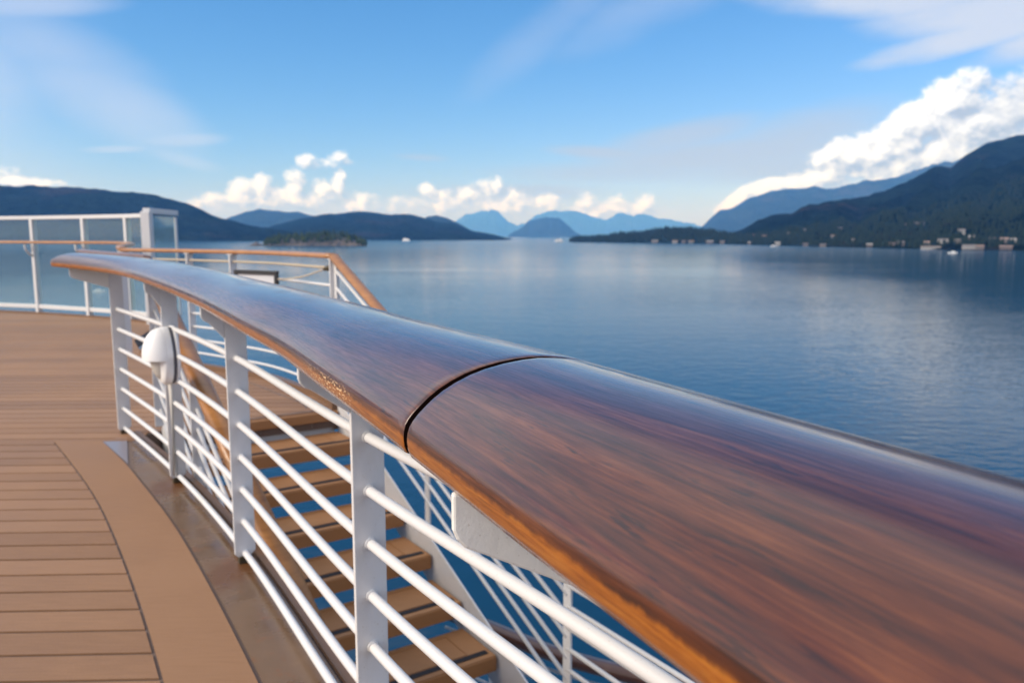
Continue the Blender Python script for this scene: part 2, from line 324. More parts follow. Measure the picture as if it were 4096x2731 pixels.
# ------------------------------------------------------------------ mesh helpers
class MB:
    def __init__(s): s.v = []; s.f = []; s.uv = []; s.sm = []
    def add(s, vs, fs, smooth=False, uvs=None):
        o = len(s.v); s.v += [tuple(x) for x in vs]
        for i, f in enumerate(fs):
            s.f.append([o + k for k in f]); s.sm.append(smooth)
            s.uv.append(uvs[i] if uvs else None)
        return s
    def prism(s, poly, ax):
        """closed polygon (3D points) extruded along ax"""
        ax = Vector(ax); n = len(poly); p0 = [Vector(p) for p in poly]; p1 = [p + ax for p in p0]
        fs = [list(range(n))[::-1], [n + i for i in range(n)]]
        for i in range(n): j = (i + 1) % n; fs.append([i, j, n + j, n + i])
        return s.add(p0 + p1, fs)
    def box(s, c, hx, hy, hz):
        """centre and three half-axis vectors"""
        c, hx, hy, hz = Vector(c), Vector(hx), Vector(hy), Vector(hz)
        return s.prism([c - hx - hy - hz, c + hx - hy - hz, c + hx + hy - hz, c - hx + hy - hz], hz * 2)
    def beam(s, a, b, w, h, up=(0, 0, 1)):
        a, b = Vector(a), Vector(b); t = (b - a).normalized(); u = Vector(up); sd_ = t.cross(u).normalized(); u2 = sd_.cross(t)
        return s.box((a + b) / 2, (b - a) / 2, sd_ * w / 2, u2 * h / 2)
    def tube(s, path, r, seg=10):
        path = [Vector(p) for p in path]; n = len(path); vs = []
        for i, p in enumerate(path):
            t = (path[min(i + 1, n - 1)] - path[max(i - 1, 0)]).normalized()
            a = t.cross(Vector((0, 0, 1)))
            if a.length < 1e-4: a = Vector((1, 0, 0))
            a.normalize(); b2 = a.cross(t)
            rr = r[i] if isinstance(r, (list, tuple)) else r
            for k in range(seg):
                an = 2 * math.pi * k / seg; vs.append(p + (a * math.cos(an) + b2 * math.sin(an)) * rr)
        fs = []
        for i in range(n - 1):
            for k in range(seg):
                k2 = (k + 1) % seg; fs.append([i * seg + k, i * seg + k2, (i + 1) * seg + k2, (i + 1) * seg + k])
        s.add(vs, fs, True)
        o = len(s.v) - len(vs)
        s.f.append([o + k for k in range(seg)][::-1]); s.sm.append(False); s.uv.append(None)
        s.f.append([o + (n - 1) * seg + k for k in range(seg)]); s.sm.append(False); s.uv.append(None)
        return s
    def sweep(s, prof, frames, uvlen=None, uvarc=None, cap=True, flat=False):
        """prof: closed list of (a,b); frames: list of (origin, A, B)"""
        n = len(prof); vs = []; fs = []; uvs = []
        for o, A, B in frames:
            for a, b in prof: vs.append(o + A * a + B * b)
        for i in range(len(frames) - 1):
            for k in range(n):
                k2 = (k + 1) % n
                fs.append([i * n + k, i * n + k2, (i + 1) * n + k2, (i + 1) * n + k])
                if uvlen:
                    a0, a1 = uvarc[k], uvarc[k + 1]
                    uvs.append([(uvlen[i], a0), (uvlen[i], a1), (uvlen[i + 1], a1), (uvlen[i + 1], a0)])
        s.add(vs, fs, not flat, uvs if uvlen else None)
        if cap:
            o = len(s.v) - len(vs); L = (len(frames) - 1) * n
            for f, ui in (([o + k for k in range(n)][::-1], 0), ([o + L + k for k in range(n)], -1)):
                s.f.append(f); s.sm.append(False)
                s.uv.append([(uvlen[ui], 0.03)] * n if uvlen else None)
        return s
    def mesh(s, name, m):
        me = bpy.data.meshes.new(name); me.from_pydata(s.v, [], s.f); me.materials.append(m)
        me.polygons.foreach_set('use_smooth', s.sm)
        if any(u is not None for u in s.uv):
            ul = me.uv_layers.new(name='UVMap'); i = 0
            for u, f in zip(s.uv, s.f):
                for k in range(len(f)):
                    ul.data[i].uv = u[k] if u else (0, 0); i += 1
        me.update(); return me
    def build(s, name, m, parent=None, bevel=0.0):
        o = bpy.data.objects.new(name, s.mesh(name, m)); col.objects.link(o)
        if parent:
            o.parent = parent
            par = parent
            off = Vector(par.location)
            if par.parent: off = off + Vector(par.parent.location)
            from mathutils import Matrix
            o.matrix_parent_inverse = Matrix.Translation(-off) if par.type == 'EMPTY' else Matrix.Identity(4)
        if bevel:
            b = o.modifiers.new('bevel', 'BEVEL'); b.width = bevel; b.segments = 2; b.limit_method = 'ANGLE'
            b.harden_normals = False
        return o
def tag(o, label=None, cat=None, group=None, kind=None):
    for k, v in (('label', label), ('category', cat), ('group', group), ('kind', kind)):
        if v: o[k] = v
    return o
def thing(name, loc, label, cat, group=None):
    o = bpy.data.objects.new(name, None); o.location = loc; o.empty_display_size = 0.2; col.objects.link(o)
    return tag(o, label, cat, group)
def catmull(pts, n):
    pts = [Vector(p) for p in pts]; P_ = [pts[0] * 2 - pts[1]] + pts + [pts[-1] * 2 - pts[-2]]; out = []
    for i in range(1, len(P_) - 2):
        a, b, c_, d = P_[i - 1:i + 3]
        for k in range(n):
            t = k / n
            out.append(0.5 * ((2 * b) + (c_ - a) * t + (2 * a - 5 * b + 4 * c_ - d) * t * t + (3 * b - a - 3 * c_ + d) * t ** 3))
    out.append(P_[-2]); return out
def resample(path, step):
    out = [path[0]]; acc = 0
    for a, b in zip(path, path[1:]):
        L = (b - a).length
        while acc + L >= step:
            a = a + (b - a) * ((step - acc) / (b - a).length) if (b - a).length > 1e-9 else b
            out.append(a); L = (b - a).length; acc = 0
        acc += L
    return out
def smooth_path(path, it):
    p = [v.copy() for v in path]
    for _ in range(it):
        q = [v.copy() for v in p]
        for i in range(1, len(p) - 1): q[i] = p[i] * 0.5 + (p[i - 1] + p[i + 1]) * 0.25
        p = q
    return p
UP = Vector((0, 0, 1))

# ------------------------------------------------------------------ the ship: deck
def lerp_poly(pts, y):
    """x on a polyline given as (y, x), y ascending"""
    ys = [p[0] for p in pts]; xs = [p[1] for p in pts]; return float(np.interp(y, ys, xs))
NOSE = Vector((-1.259, 5.603, 0.0))                 # right-hand end of the top step
SD = Vector((math.sin(R(33.8)), -math.cos(R(33.8)), 0))   # the way the stairs go down
SN = Vector((math.cos(R(33.8)), math.sin(R(33.8)), 0))    # across the stairs, outboard
RUN, RISE, SW = 0.3503, 0.148, 1.15
bl = [atZ(u, v, 0) for u, v in [(657, 2731), (615, 2584), (567, 2419), (517, 2282), (445, 2107), (393, 1996), (323, 1900), (296, 1863), (212, 1761)]]
br = [atZ(u, v, 0) for u, v in [(1028, 2727), (911, 2483), (795, 2271), (668, 2054), (607, 1991), (538, 1900), (510, 1858), (398, 1759)]]
def ext_first(p, d): return [p[0] + (p[0] - p[1]).normalized() * d] + p
bl = smooth_path(resample(catmull(ext_first(bl, 2.6), 12), 0.12), 12)
br = smooth_path(resample(catmull(ext_first(br, 2.6), 12), 0.12), 12)
post_path = smooth_path(resample(catmull(POSTS, 24), 0.05), 30)
screen_pts = [(-5.05, 11.25), (-5.6, 11.70), (-6.49, 12.2), (-7.6, 12.76), (-8.85, 13.2), (-10.2, 13.5), (-12.0, 13.75)]
outer = [(5.603, -1.259), (5.92, -1.40), (6.30, -1.70), (6.85, -2.15), (7.25, -2.72), (7.75, -3.35), (8.4, -3.95), (9.4, -4.5), (11.25, -5.0)]
def xr(y):
    yb = bl[-1].y
    if y <= yb: return lerp_poly([(p.y, p.x) for p in bl], y) - 0.012
    if y < 4.955: return -2.30
    if y <= 5.603: return max(-2.30, -1.259 - (5.603 - y) * (SN.x / SN.y))
    if y <= 11.25: return lerp_poly(outer, y)
    return lerp_poly([(b, a) for a, b in screen_pts], y) + 0.05
deck = MB()
ys = list(np.arange(-2.2, 13.6, 0.1))
for y0, y1 in zip(ys, ys[1:]):
    a = lerp_poly([(p.y, p.x) for p in post_path][::-1], y0) + 0.06 if y0 < 4.9 else xr(y0 + 1e-3)
    b = lerp_poly([(p.y, p.x) for p in post_path][::-1], y1) + 0.06 if y1 < 4.9 else xr(y1)
    deck.add([(-16, y0, 0), (a, y0, 0), (b, y1, 0), (-16, y1, 0), (-16, y0, -0.12), (a, y0, -0.12), (b, y1, -0.12), (-16, y1, -0.12)],
             [[0, 1, 2, 3], [7, 6, 5, 4], [1, 5, 6, 2]])
deck_o = tag(deck.build('deck', M['caulk']), kind='structure')
pitch = 0.1443; k0 = 0.038
plank_n = 0
c0 = 2.417 - pitch * 26
while c0 < 13.4:
    a0, a1 = c0 + 0.0075, c0 + pitch - 0.0075
    # right end of both edges: solve y = c + k0 x along the boundary
    def right(cc):
        y = cc - 0.1
        for _ in range(12): y = cc + k0 * xr(y)
        return xr(y), y
    (x0, y0), (x1, y1) = right(a0), right(a1)
    m = MB(); xl = -14.0
    if x0 > xl:
        jag = [(x0, y0)]
        for t in (0.33, 0.66):
            jag.append(right(a0 + (a1 - a0) * t))
        jag.append((x1, y1))
        poly = [Vector((xl, a0 + k0 * xl, 0.0005))] + [Vector((x, y, 0.0005)) for x, y in jag] + [Vector((xl, a1 + k0 * xl, 0.0005))]
        m.prism(poly, (0, 0, 0.0055)); m.build('plank', M['plank'], deck_o)
    c0 += pitch
# margin plank, gutter, end plate, edge trim
def strip(path_a, path_b, z0, z1):
    n = 60
    def pick(p): return [p[min(len(p) - 1, int(round(i * (len(p) - 1) / (n - 1))))] for i in range(n)]
    A, B = pick(path_a), pick(path_b); m = MB()
    for i in range(n - 1):
        a, b, c_, d = [Vector((q.x, q.y, z1)) for q in (A[i], B[i], B[i + 1], A[i + 1])]
        m.add([a, b, c_, d], [[0, 1, 2, 3]])
        m.add([Vector((q.x, q.y, z)) for z in (z0, z1) for q in (A[i], A[i + 1])], [[0, 1, 3, 2]])
        m.add([Vector((q.x, q.y, z)) for z in (z0, z1) for q in (B[i], B[i + 1])], [[0, 2, 3, 1]])
    for e in (0, n - 1):
        m.add([Vector((A[e].x, A[e].y, z0)), Vector((B[e].x, B[e].y, z0)), Vector((B[e].x, B[e].y, z1)), Vector((A[e].x, A[e].y, z1))], [[0, 1, 2, 3]])
    return m
strip(bl, br, 0.0005, 0.0075).build('margin_plank', M['margin'], deck_o)
gi_ = [p + Vector((0.012, 0.006, 0)) for p in br if p.y < atZ(510, 1858, 0).y]
ge = [p + Vector((0.035, 0.02, 0)) for p in post_path if p.y < 4.93][::-1]
y_lo = gi_[0].y
ge = [p for p in ge if p.y >= y_lo]
strip(gi_, ge, 0.0005, 0.0035).build('gutter', M['gutter'], deck_o)
pl = [atZ(u, v, 0) for u, v in [(405, 1762), (508, 1750), (512, 1856)]]
MB().prism([Vector((p.x, p.y, 0.0005)) for p in (pl[0], pl[2], pl[1])], (0, 0, 0.004)).build('end_plate', M['plate'], deck_o)
tr = [p + Vector((0.055, 0.03, 0)) for p in post_path if p.y < 4.93]
fr = []
for i, p in enumerate(tr):
    t = (tr[min(i + 1, len(tr) - 1)] - tr[max(i - 1, 0)]).normalized(); n = Vector((-t.y, t.x, 0)); fr.append((p, n, UP))
MB().sweep([(-0.014, -0.13), (0.018, -0.13), (0.018, 0.012), (-0.014, 0.012)], fr, flat=True).build('edge_trim', M['trim'], deck_o)
# margin boards and edge of the stair landing
oe = [Vector((x, y, 0)) for y, x in outer]
fr = []
oes = resample(catmull(oe[:7], 10), 0.1)
for i, p in enumerate(oes):
    t = (oes[min(i + 1, len(oes) - 1)] - oes[max(i - 1, 0)]).normalized(); n = Vector((-t.y, t.x, 0)); fr.append((p, n, UP))
MB().sweep([(-0.03, -0.14), (0.03, -0.14), (0.03, 0.05), (-0.03, 0.05)], fr, flat=True).build('landing_kerb', M['trim'], deck_o)
MB().sweep([(0.19, 0.001), (0.205, 0.001), (0.205, 0.0075), (0.19, 0.0075)], fr[1:-1], flat=True).build('inlay_line', M['caulk'], deck_o)
# white kick plate under the landing nosing + nosing itself
def stair_pt(k, across, dz=0.0, along=0.0):
    """point on the stairs: step k, metres from the right-hand end, above nosing level, along the way down"""
    return NOSE + SD * (k * RUN + along) - SN * across + UP * (-k * RISE + dz)
m = MB(); m.beam(stair_pt(0, -0.002, -0.033, 0.012), stair_pt(0, SW - 0.05, -0.033, 0.012), 0.045, 0.066); m.build('landing_nosing', M['nose'], deck_o, 0.006)
m = MB(); m.beam(stair_pt(0, 0.05, 0.0062, -0.035), stair_pt(0, SW - 0.1, 0.0062, -0.035), 0.022, 0.005); m.build('landing_grip_strip', M['caulk'], deck_o)
m = MB(); m.beam(stair_pt(0, 0.01, -0.12, -0.03), stair_pt(0, SW - 0.05, -0.12, -0.03), 0.012, 0.11); m.build('landing_riser', M['white'], deck_o)

# hull of the ship below the deck
hull = MB()
hp = [(-18, -30), (0.9, -30), (0.9, -1.0), (-0.36, 1.6), (-1.72, 3.8), (-2.5, 5.0), (-4.2, 7.6), (-6.0, 10.5), (-9, 12.6), (-12.2, 13.4), (-18, 14)]
hull.prism([Vector((x, y, WATER - 0.5)) for x, y in hp], (0, 0, -WATER + 0.36)); tag(hull.build('ship_hull', M['white']), kind='structure')

# ------------------------------------------------------------------ main railing with the broad varnished handrail
rail_ctrl = [(-2.755, 4.775, .141), (-2.42, 4.54, .153), (-2.03, 4.15, .167), (-1.53, 3.44, .186), (-1.13, 2.82, .204), (-.885, 2.39, .210), (-.715, 2.085, .215), (-.522, 1.745, .220),
             (-.366, 1.42, .2215), (-.246, 1.174, .221), (-.126, .919, .2205), (-.034, .719, .220), (.045, .55, .2195), (.100, .44, .219), (.160, .31, .219), (.25, .10, .219), (.36, -.15, .219), (.52, -.5, .219)]
rp = [Vector((x, y, ZE - h)) for x, y, h in rail_ctrl]
rp = smooth_path(resample(catmull(rp, 40), 0.02), 60)
# cross-section: (across, up) from the near lower edge over the crown to the far edge
half = [(0.030, -0.0405), (0.012, -0.0405), (0.005, -0.0385), (0.0012, -0.030), (0.0, -0.018), (0.0008, -0.009), (0.003, -0.002), (0.0075, 0.0050), (0.0135, 0.0120), (0.022, 0.0200),
        (0.033, 0.0295), (0.046, 0.0385), (0.062, 0.0470), (0.080, 0.0545), (0.100, 0.0605), (0.125, 0.0655), (0.150, 0.0685), (0.1715, 0.0695)]
WID = 0.343
def taper(y): return float(np.interp(y, [1.0, 1.5], [1.0, 0.92])), float(np.interp(y, [1.0, 2.0, 3.0, 4.8], [1.0, 0.88, 0.70, 0.56]))
prof = half + [(WID - a, b) for a, b in half[::-1][1:]]
arc = [0.0]
for (a, b), (c_, d) in zip(prof, prof[1:]): arc.append(arc[-1] + math.hypot(c_ - a, d - b))
arc.append(arc[-1] + 0.3)
frames, lens, acc = [], [], 0.0
for i, p in enumerate(rp):
    t = rp[min(i + 3, len(rp) - 1)] - rp[max(i - 3, 0)]; t.z = 0; t.normalize()
    if i: acc += (p - rp[i - 1]).length
    frames.append((p, Vector((-t.y, t.x, 0)), UP)); lens.append(acc)
js = min(range(len(rp)), key=lambda i: (rp[i] - Vector((-0.126, 0.919, ZE - .2205))).length)
JOINT = lens[js]
def frame_at(s_):
    i = max(0, min(len(lens) - 2, int(np.searchsorted(lens, s_)) - 1)); f = (s_ - lens[i]) / (lens[i + 1] - lens[i])
    a, b = frames[i], frames[i + 1]; n = (a[1].lerp(b[1], f)).normalized()
    return (a[0].lerp(b[0], f), n, UP)
def rail_piece(name, s0, s1, m, inset_lo, inset_hi, bulge=0.0):
    st = [s0] + [s for s in lens if s0 + 0.012 < s < s1 - 0.012] + [s1]
    if inset_lo: st = [s0, s0 + 0.0015, s0 + 0.004] + [s for s in st if s > s0 + 0.006]
    if inset_hi: st = [s for s in st if s < s1 - 0.012] + [s1 - 0.009, s1 - 0.005, s1 - 0.002, s1]
    fr_, ul = [], []; mb = MB(); n = len(prof)
    allv = []; fs = []; uvs = []
    for s_ in st:
        o, A, B = frame_at(s_); sh = 0.0
        if inset_lo: sh = max(sh, 0.0010 * max(0, 1 - (s_ - s0) / 0.004) ** 2)
        if inset_hi: sh = max(sh, 0.0016 * max(0, 1 - (s1 - s_) / 0.009) ** 2)
        kw, kh = taper(o.y); fr_.append(o); ul.append(s_)
        for a, b in prof:
            allv.append(o + A * (a * kw + sh * (1 - 2 * a / WID)) + UP * ((b * kh if b > 0 else b) - (sh if b > -0.03 else 0)))
    for i in range(len(fr_) - 1):
        for k in range(n):
            k2 = (k + 1) % n; fs.append([i * n + k, i * n + k2, (i + 1) * n + k2, (i + 1) * n + k])
            uvs.append([(ul[i], arc[k]), (ul[i], arc[k + 1]), (ul[i + 1], arc[k + 1]), (ul[i + 1], arc[k])])
    mb.add(allv, fs, True, uvs)
    L = (len(fr_) - 1) * n
    for f, ui in ((list(range(n))[::-1], 0), ([L + k for k in range(n)], -1)):
        mb.f.append(f); mb.sm.append(False); mb.uv.append([(ul[ui], 0.03)] * n)
    return mb
rail_root = thing('deck_railing', POSTS[0], 'white steel railing with broad varnished brown handrail curving across the foreground', 'railing')
hl = rail_piece('handrail', 0.0, JOINT - 0.0120, M['wood0'], False, True).build('handrail_board', M['wood0'], rail_root)
hr = rail_piece('handrail', JOINT + 0.0042, lens[-1] - 0.01, M['wood1'], True, False).build('handrail_board', M['wood1'], rail_root)
for _o, _k in ((hl, -1), (hr, -2)):
    _o.data.materials.append(M['joint']); _o.data.polygons[len(_o.data.polygons) + _k].material_index = 1
hl['label'] = 'far handrail board, sky-lit and chipped near the joint'; hr['label'] = 'near handrail board with dark streaked grain'
jf = MB(); o_, A_, B_ = frame_at(JOINT); jp = [(WID / 2 + (a - WID / 2) * 0.972, b - 0.010 if b > -0.03 else b + 0.0015) for a, b in prof]
tvec = Vector((A_.y, -A_.x, 0))
jf.prism([o_ - tvec * 0.013 + A_ * a + UP * b for a, b in jp], tvec * 0.0185); jf.build('joint_filler', M['joint'], rail_root)
# posts: flat bars set across the run, with a bracket that carries the handrail
def nearest_frame(p):
    i = min(range(len(rp)), key=lambda k: (rp[k].x - p.x) ** 2 + (rp[k].y - p.y) ** 2); return frames[i]
def post_dir(p):
    i = min(range(len(post_path)), key=lambda k: (post_path[k] - p).length)
    t = (post_path[min(i + 4, len(post_path) - 1)] - post_path[max(i - 4, 0)]).normalized(); return post_path[i], t, Vector((-t.y, t.x, 0))
for pi, P0 in enumerate(POSTS[:6]):
    c_, t, n = post_dir(P0); o, A, B = nearest_frame(P0); zb = o.z - 0.041
    w = 0.0385; th = 0.012
    q = [(-w, 0.040), (-w + 0.012, 0.028), (w - 0.02, 0.028), (w, 0.048), (w, zb), (-w, zb)]
    MB().prism([c_ - t * th / 2 + n * a + UP * z for a, z in q], t * th).build('post', M['white'], rail_root, 0.0015)
    MB().box(c_ + UP * 0.016, n * 0.026, t * 0.016, UP * 0.014).build('post_foot', M['foot'], rail_root, 0.003)
    across = (o - c_).dot(n)                      # negative: handrail's near edge lies towards the deck
    e = across + 0.024
    gd, gt, drop = n, t, 0.128
    if pi == 4:                                   # this one is set askew under the broad near board
        gv = Vector((-0.062, 0.792, 0)) - Vector((c_.x, c_.y, 0)); e = -gv.length; gd = -gv.normalized(); gt = Vector((gd.y, -gd.x, 0)); drop = 0.19
    g = [(-w - 0.0005, zb - 0.0005), (e, zb - 0.0005), (e, zb - 0.040), (e + 0.004, zb - 0.050), (e + 0.013, zb - 0.060), (e + 0.026, zb - 0.066), (-w - 0.0005, zb - drop)]
    MB().prism([c_ - gt * 0.0055 + gd * a + UP * z for a, z in g], gt * 0.011).build('bracket', M['white_old'] if pi in (0, 4) else M['white'], rail_root, 0.003)
for j in range(7):
    z = ZE - (3.58 + j) * 0.125
    path = [Vector((p.x, p.y, z)) for p in post_path if p.y < 4.92]
    MB().tube(path[::2], 0.0122, 12).build('rod', M['white'], rail_root)
    for P0 in POSTS[:5]:
        c_, t, n = post_dir(P0)
        MB().tube([c_ + UP * z - t * 0.012, c_ + UP * z + t * 0.0125], [0.0165, 0.0145], 12).build('weld_collar', M['white'], rail_root)

# ------------------------------------------------------------------ deck light on the second post
cB, tB, nB = post_dir(POSTS[1])
lc = atY(628, 1425, 3.80)
lamp = thing('deck_light', lc, 'white egg-shaped hooded deck light mounted on a railing post', 'light')
fwd = Vector((-0.80, -0.60, 0)).normalized()      # the way it faces: over the deck
sidev = UP.cross(fwd).normalized()
base_c = lc - fwd * 0.055
def ell(mb, cen, rx, rz, rf, z0, z1, f0, nu=28, nv=12):
    """half egg bulging along fwd; only the part with z0<z<z1"""
    vs, fs = [], []
    zs = [z0 + (z1 - z0) * i / nv for i in range(nv + 1)]
    for zz in zs:
        rr = math.sqrt(max(0, 1 - zz * zz))
        wz = 1.0 - 0.12 * zz
        for k in range(nu + 1):
            an = -math.pi / 2 + math.pi * k / nu
            vs.append(cen + sidev * (math.sin(an) * rr * rx * wz) + UP * (zz * rz) + fwd * (f0 + math.cos(an) * rr * rf))
    for i in range(nv):
        for k in range(nu): a = i * (nu + 1) + k; fs.append([a, a + 1, a + nu + 2, a + nu + 1])
    mb.add(vs, fs, True); return mb
RX, RZ = 0.092, 0.142
disk = lambda r, z, f: [base_c + sidev * (math.sin(2 * math.pi * k / 40) * RX * r * (1 - 0.12 * math.cos(2 * math.pi * k / 40))) + UP * (math.cos(2 * math.pi * k / 40) * RZ * r) + fwd * f for k in range(40)]
MB().prism(disk(0.97, 0, -0.014), fwd * 0.014).build('gasket', M['gasket'], lamp)
MB().prism(disk(1.0, 0, 0.0005), fwd * 0.03).build('housing', M['plastic'], lamp, 0.004)
MB().prism(disk(1.02, 0, -0.03), fwd * 0.015).build('back_plate', M['plastic'], lamp, 0.003)
hood = ell(MB(), base_c + fwd * 0.03, RX * 0.995, RZ * 0.995, 0.092, -0.10, 0.999, 0.0)
# close the hood's underside
nu = 28; rr = math.sqrt(1 - 0.01)
hood.add([base_c + fwd * 0.03 + UP * (-0.10 * RZ * .995)] + [base_c + fwd * 0.03 + sidev * (math.sin(-math.pi / 2 + math.pi * k / nu) * rr * RX * 0.995 * 1.012) + UP * (-0.10 * RZ * .995) + fwd * (math.cos(-math.pi / 2 + math.pi * k / nu) * rr * 0.092) for k in range(nu + 1)],
         [[0, k + 2, k + 1] for k in range(nu)])
hood.build('hood', M['plastic'], lamp)
ell(MB(), base_c + fwd * 0.03, RX * 0.985, RZ * 0.985, 0.030, -0.999, -0.06, 0.0).build('lower_shell', M['plastic'], lamp)
ell(MB(), base_c + fwd * 0.03, RX * 0.62, RZ * 0.84, 0.058, -0.999, -0.06, 0.0).build('diffuser', M['diffuser'], lamp)
for zz in (0.30,):
    MB().tube([base_c + fwd * 0.11 + UP * (RZ * zz) + sidev * -0.03, base_c + fwd * 0.118 + UP * (RZ * zz) + sidev * -0.03], 0.006, 10).build('screw', M['gasket'], lamp)
MB().beam(base_c - fwd * 0.028, Vector((cB.x, cB.y, base_c.z)) - nB * 0.03, 0.05, 0.05).build('mount_arm', M['plastic'], lamp)
cd = Vector((cB.x, cB.y, 0)) - nB * 0.018 + tB * 0.024
MB().tube([cd + UP * 0.05, cd + UP * (base_c.z - 0.11), cd + UP * (base_c.z - 0.05) - nB * 0.02], 0.013, 12).build('conduit', M['white_old'], lamp)

# ------------------------------------------------------------------ staircase
NS = 8
stair = thing('staircase', stair_pt(NS, SW / 2), 'open staircase with brown treads and black grip strips going down behind the railing', 'staircase')
TD = 0.342
for k in range(1, NS + 1):
    wdt = SW if k < NS else SW
    dep = TD if k < NS else 1.3
    al = 0.02 - (TD / 2) if k < NS else 0.6
    m = MB(); c_ = stair_pt(k, wdt / 2, -0.031, -TD / 2 + 0.02 if k < NS else 0.6 - 0.25)
    m.box(c_ - UP * 0.011, SN * (wdt / 2 - 0.004), SD * (TD / 2 if k < NS else 0.75), UP * 0.042)
    tr_ = m.build('tread' if k < NS else 'lower_landing', M['tread'], stair, 0.006)
    f0 = 0.02 if k < NS else -TD + 0.02 + 0.45
    if k < NS:
        MB().beam(stair_pt(k, 0.03, 0.0008, -0.03), stair_pt(k, wdt - 0.03, 0.0008, -0.03), 0.036, 0.005).build('grip_strip', M['strip'], tr_)
        MB().box(stair_pt(k, wdt / 2, -0.046, 0.0225), SN * (wdt / 2 - 0.006), SD * 0.004, UP * 0.036).build('tread_edge', M['nose'], tr_)
        for (a0, b0, a1, b1) in ((0.13, -0.28, wdt - 0.13, -0.28), (0.13, -0.28, 0.13, -0.06), (0.13, -0.06, wdt - 0.13, -0.06)):
            MB().beam(stair_pt(k, a0, 0.0006, b0), stair_pt(k, a1, 0.0006, b1), 0.006, 0.004).build('inlay_line', M['nose'], tr_)
        MB().beam(stair_pt(k, 0.02, -0.105, -0.10), stair_pt(k, wdt - 0.02, -0.105, -0.10), 0.008, 0.04).build('tread_support', M['white'], tr_)
SL = RISE / RUN
def sl(s_, across, dz): return NOSE + SD * s_ - SN * across + UP * (-s_ * SL + dz)
for across in (-0.008, SW + 0.008):
    q0, q1 = -0.10, NS * RUN + 0.05
    m = MB(); m.prism([sl(0.0, across, -0.2), sl(q1, across, -0.2), sl(q1, across, 0.085), sl(0.06, across, 0.085), sl(-0.0, across, 0.03)], SN * (0.010 if across < 0 else -0.010))
    m.build('stringer', M['white'], stair, 0.002)

def rail_profile(): return [(-0.033, -0.016), (0.033, -0.016), (0.036, -0.004), (0.034, 0.008), (0.022, 0.017), (0.0, 0.020), (-0.022, 0.017), (-0.034, 0.008), (-0.036, -0.004)]
def wood_rail(path, scale=1.0):
    fr_ = []
    for i, p in enumerate(path):
        t = path[min(i + 1, len(path) - 1)] - path[max(i - 1, 0)]; t = t.normalized(); n = Vector((-t.y, t.x, 0)).normalized()
        fr_.append((p, n * scale, t.cross(n) * -scale if False else n.cross(t) * -scale if n.cross(t).z < 0 else n.cross(t) * scale))
    return MB().sweep(rail_profile(), fr_)
# outboard stair railing
HR = ZE - 0.150                               # handrail height at the top of the stairs
out_off = -0.02
osr = thing('stair_railing', sl(NS * RUN, out_off, 0), 'white sloping railing on the seaward side of the stairs, wooden handrail', 'railing')
smax = 7.66 * RUN; top0 = sl(-0.02, out_off, HR)
lev = [sl(smax, out_off, HR), sl(smax, out_off, HR) + SD * 2.6]
wood_rail([top0, sl(smax, out_off, HR)]).build('handrail', M['teak'], osr)
wood_rail(lev).build('handrail', M['teak'], osr)
offs = [0.085, 0.205, 0.305, 0.405, 0.505, 0.605, 0.705, 0.812]
for d in offs:
    MB().tube([sl(0.0, out_off, HR - d), sl(smax, out_off, HR - d)], 0.0105, 10).build('rod', M['white'], osr)
    if d != 0.085: MB().tube([sl(smax, out_off, HR - d + 0.045), sl(smax, out_off, HR - d + 0.045) + SD * 2.6], 0.0105, 10).build('rod', M['white'], osr)
for s_ in (0.0, 3.85 * RUN, smax):
    a = sl(s_, out_off, 0)
    m = MB(); m.box(a + UP * (HR + 0.085) / 2 - UP * 0.02, SN * 0.006, SD * 0.027, UP * (HR - 0.05) / 2); m.build('post', M['white'], osr, 0.002)
# inboard stair railing
ioff = SW + 0.02
isr = thing('stair_railing', sl(NS * RUN, ioff, 0), 'white sloping railing on the deck side of the stairs, wooden handrail', 'railing')
HI = ZE - 0.235
a2 = sl(0.0, ioff, 0)
tp = sl(0.05, ioff, HI)
wood_rail([tp, sl(NS * RUN, ioff, HI)], 1.35).build('handrail', M['teak'], isr)
for d in (0.11, 0.215, 0.32, 0.425, 0.53, 0.635, 0.74, 0.845):
    MB().tube([sl(0.02, ioff, HI - d), sl(NS * RUN, ioff, HI - d)], 0.0105, 10).build('rod', M['white'], isr)
for s_ in (0.0, 3.0 * RUN, 6.0 * RUN):
    m = MB(); a = sl(s_, ioff, 0); m.box(a + UP * (HI * 0.5 + 0.01), SN * 0.034, SD * 0.007, UP * (HI * 0.5 - 0.03)); m.build('post', M['white'], isr, 0.002)
ta, tb = atY(578, 1029, 4.95), atY(322, 1005, 5.75)
cv = catmull([tp, tp + Vector((-0.02, 0.05, 0.055)), ta, (ta + tb) / 2, tb], 8)
wood_rail(cv[10:], 0.85).build('handrail_return', M['teak_red'], isr)
MB().tube([sl(0.0, ioff, HI - 0.03), ta - UP * 0.01], 0.012, 10).build('return_bracket', M['white'], isr)
MB().beam(ta + Vector((0.03, -0.03, -0.012)), ta + Vector((-0.04, 0.04, -0.012)), 0.05, 0.045).build('end_block', M['teak_red'], isr, 0.006)

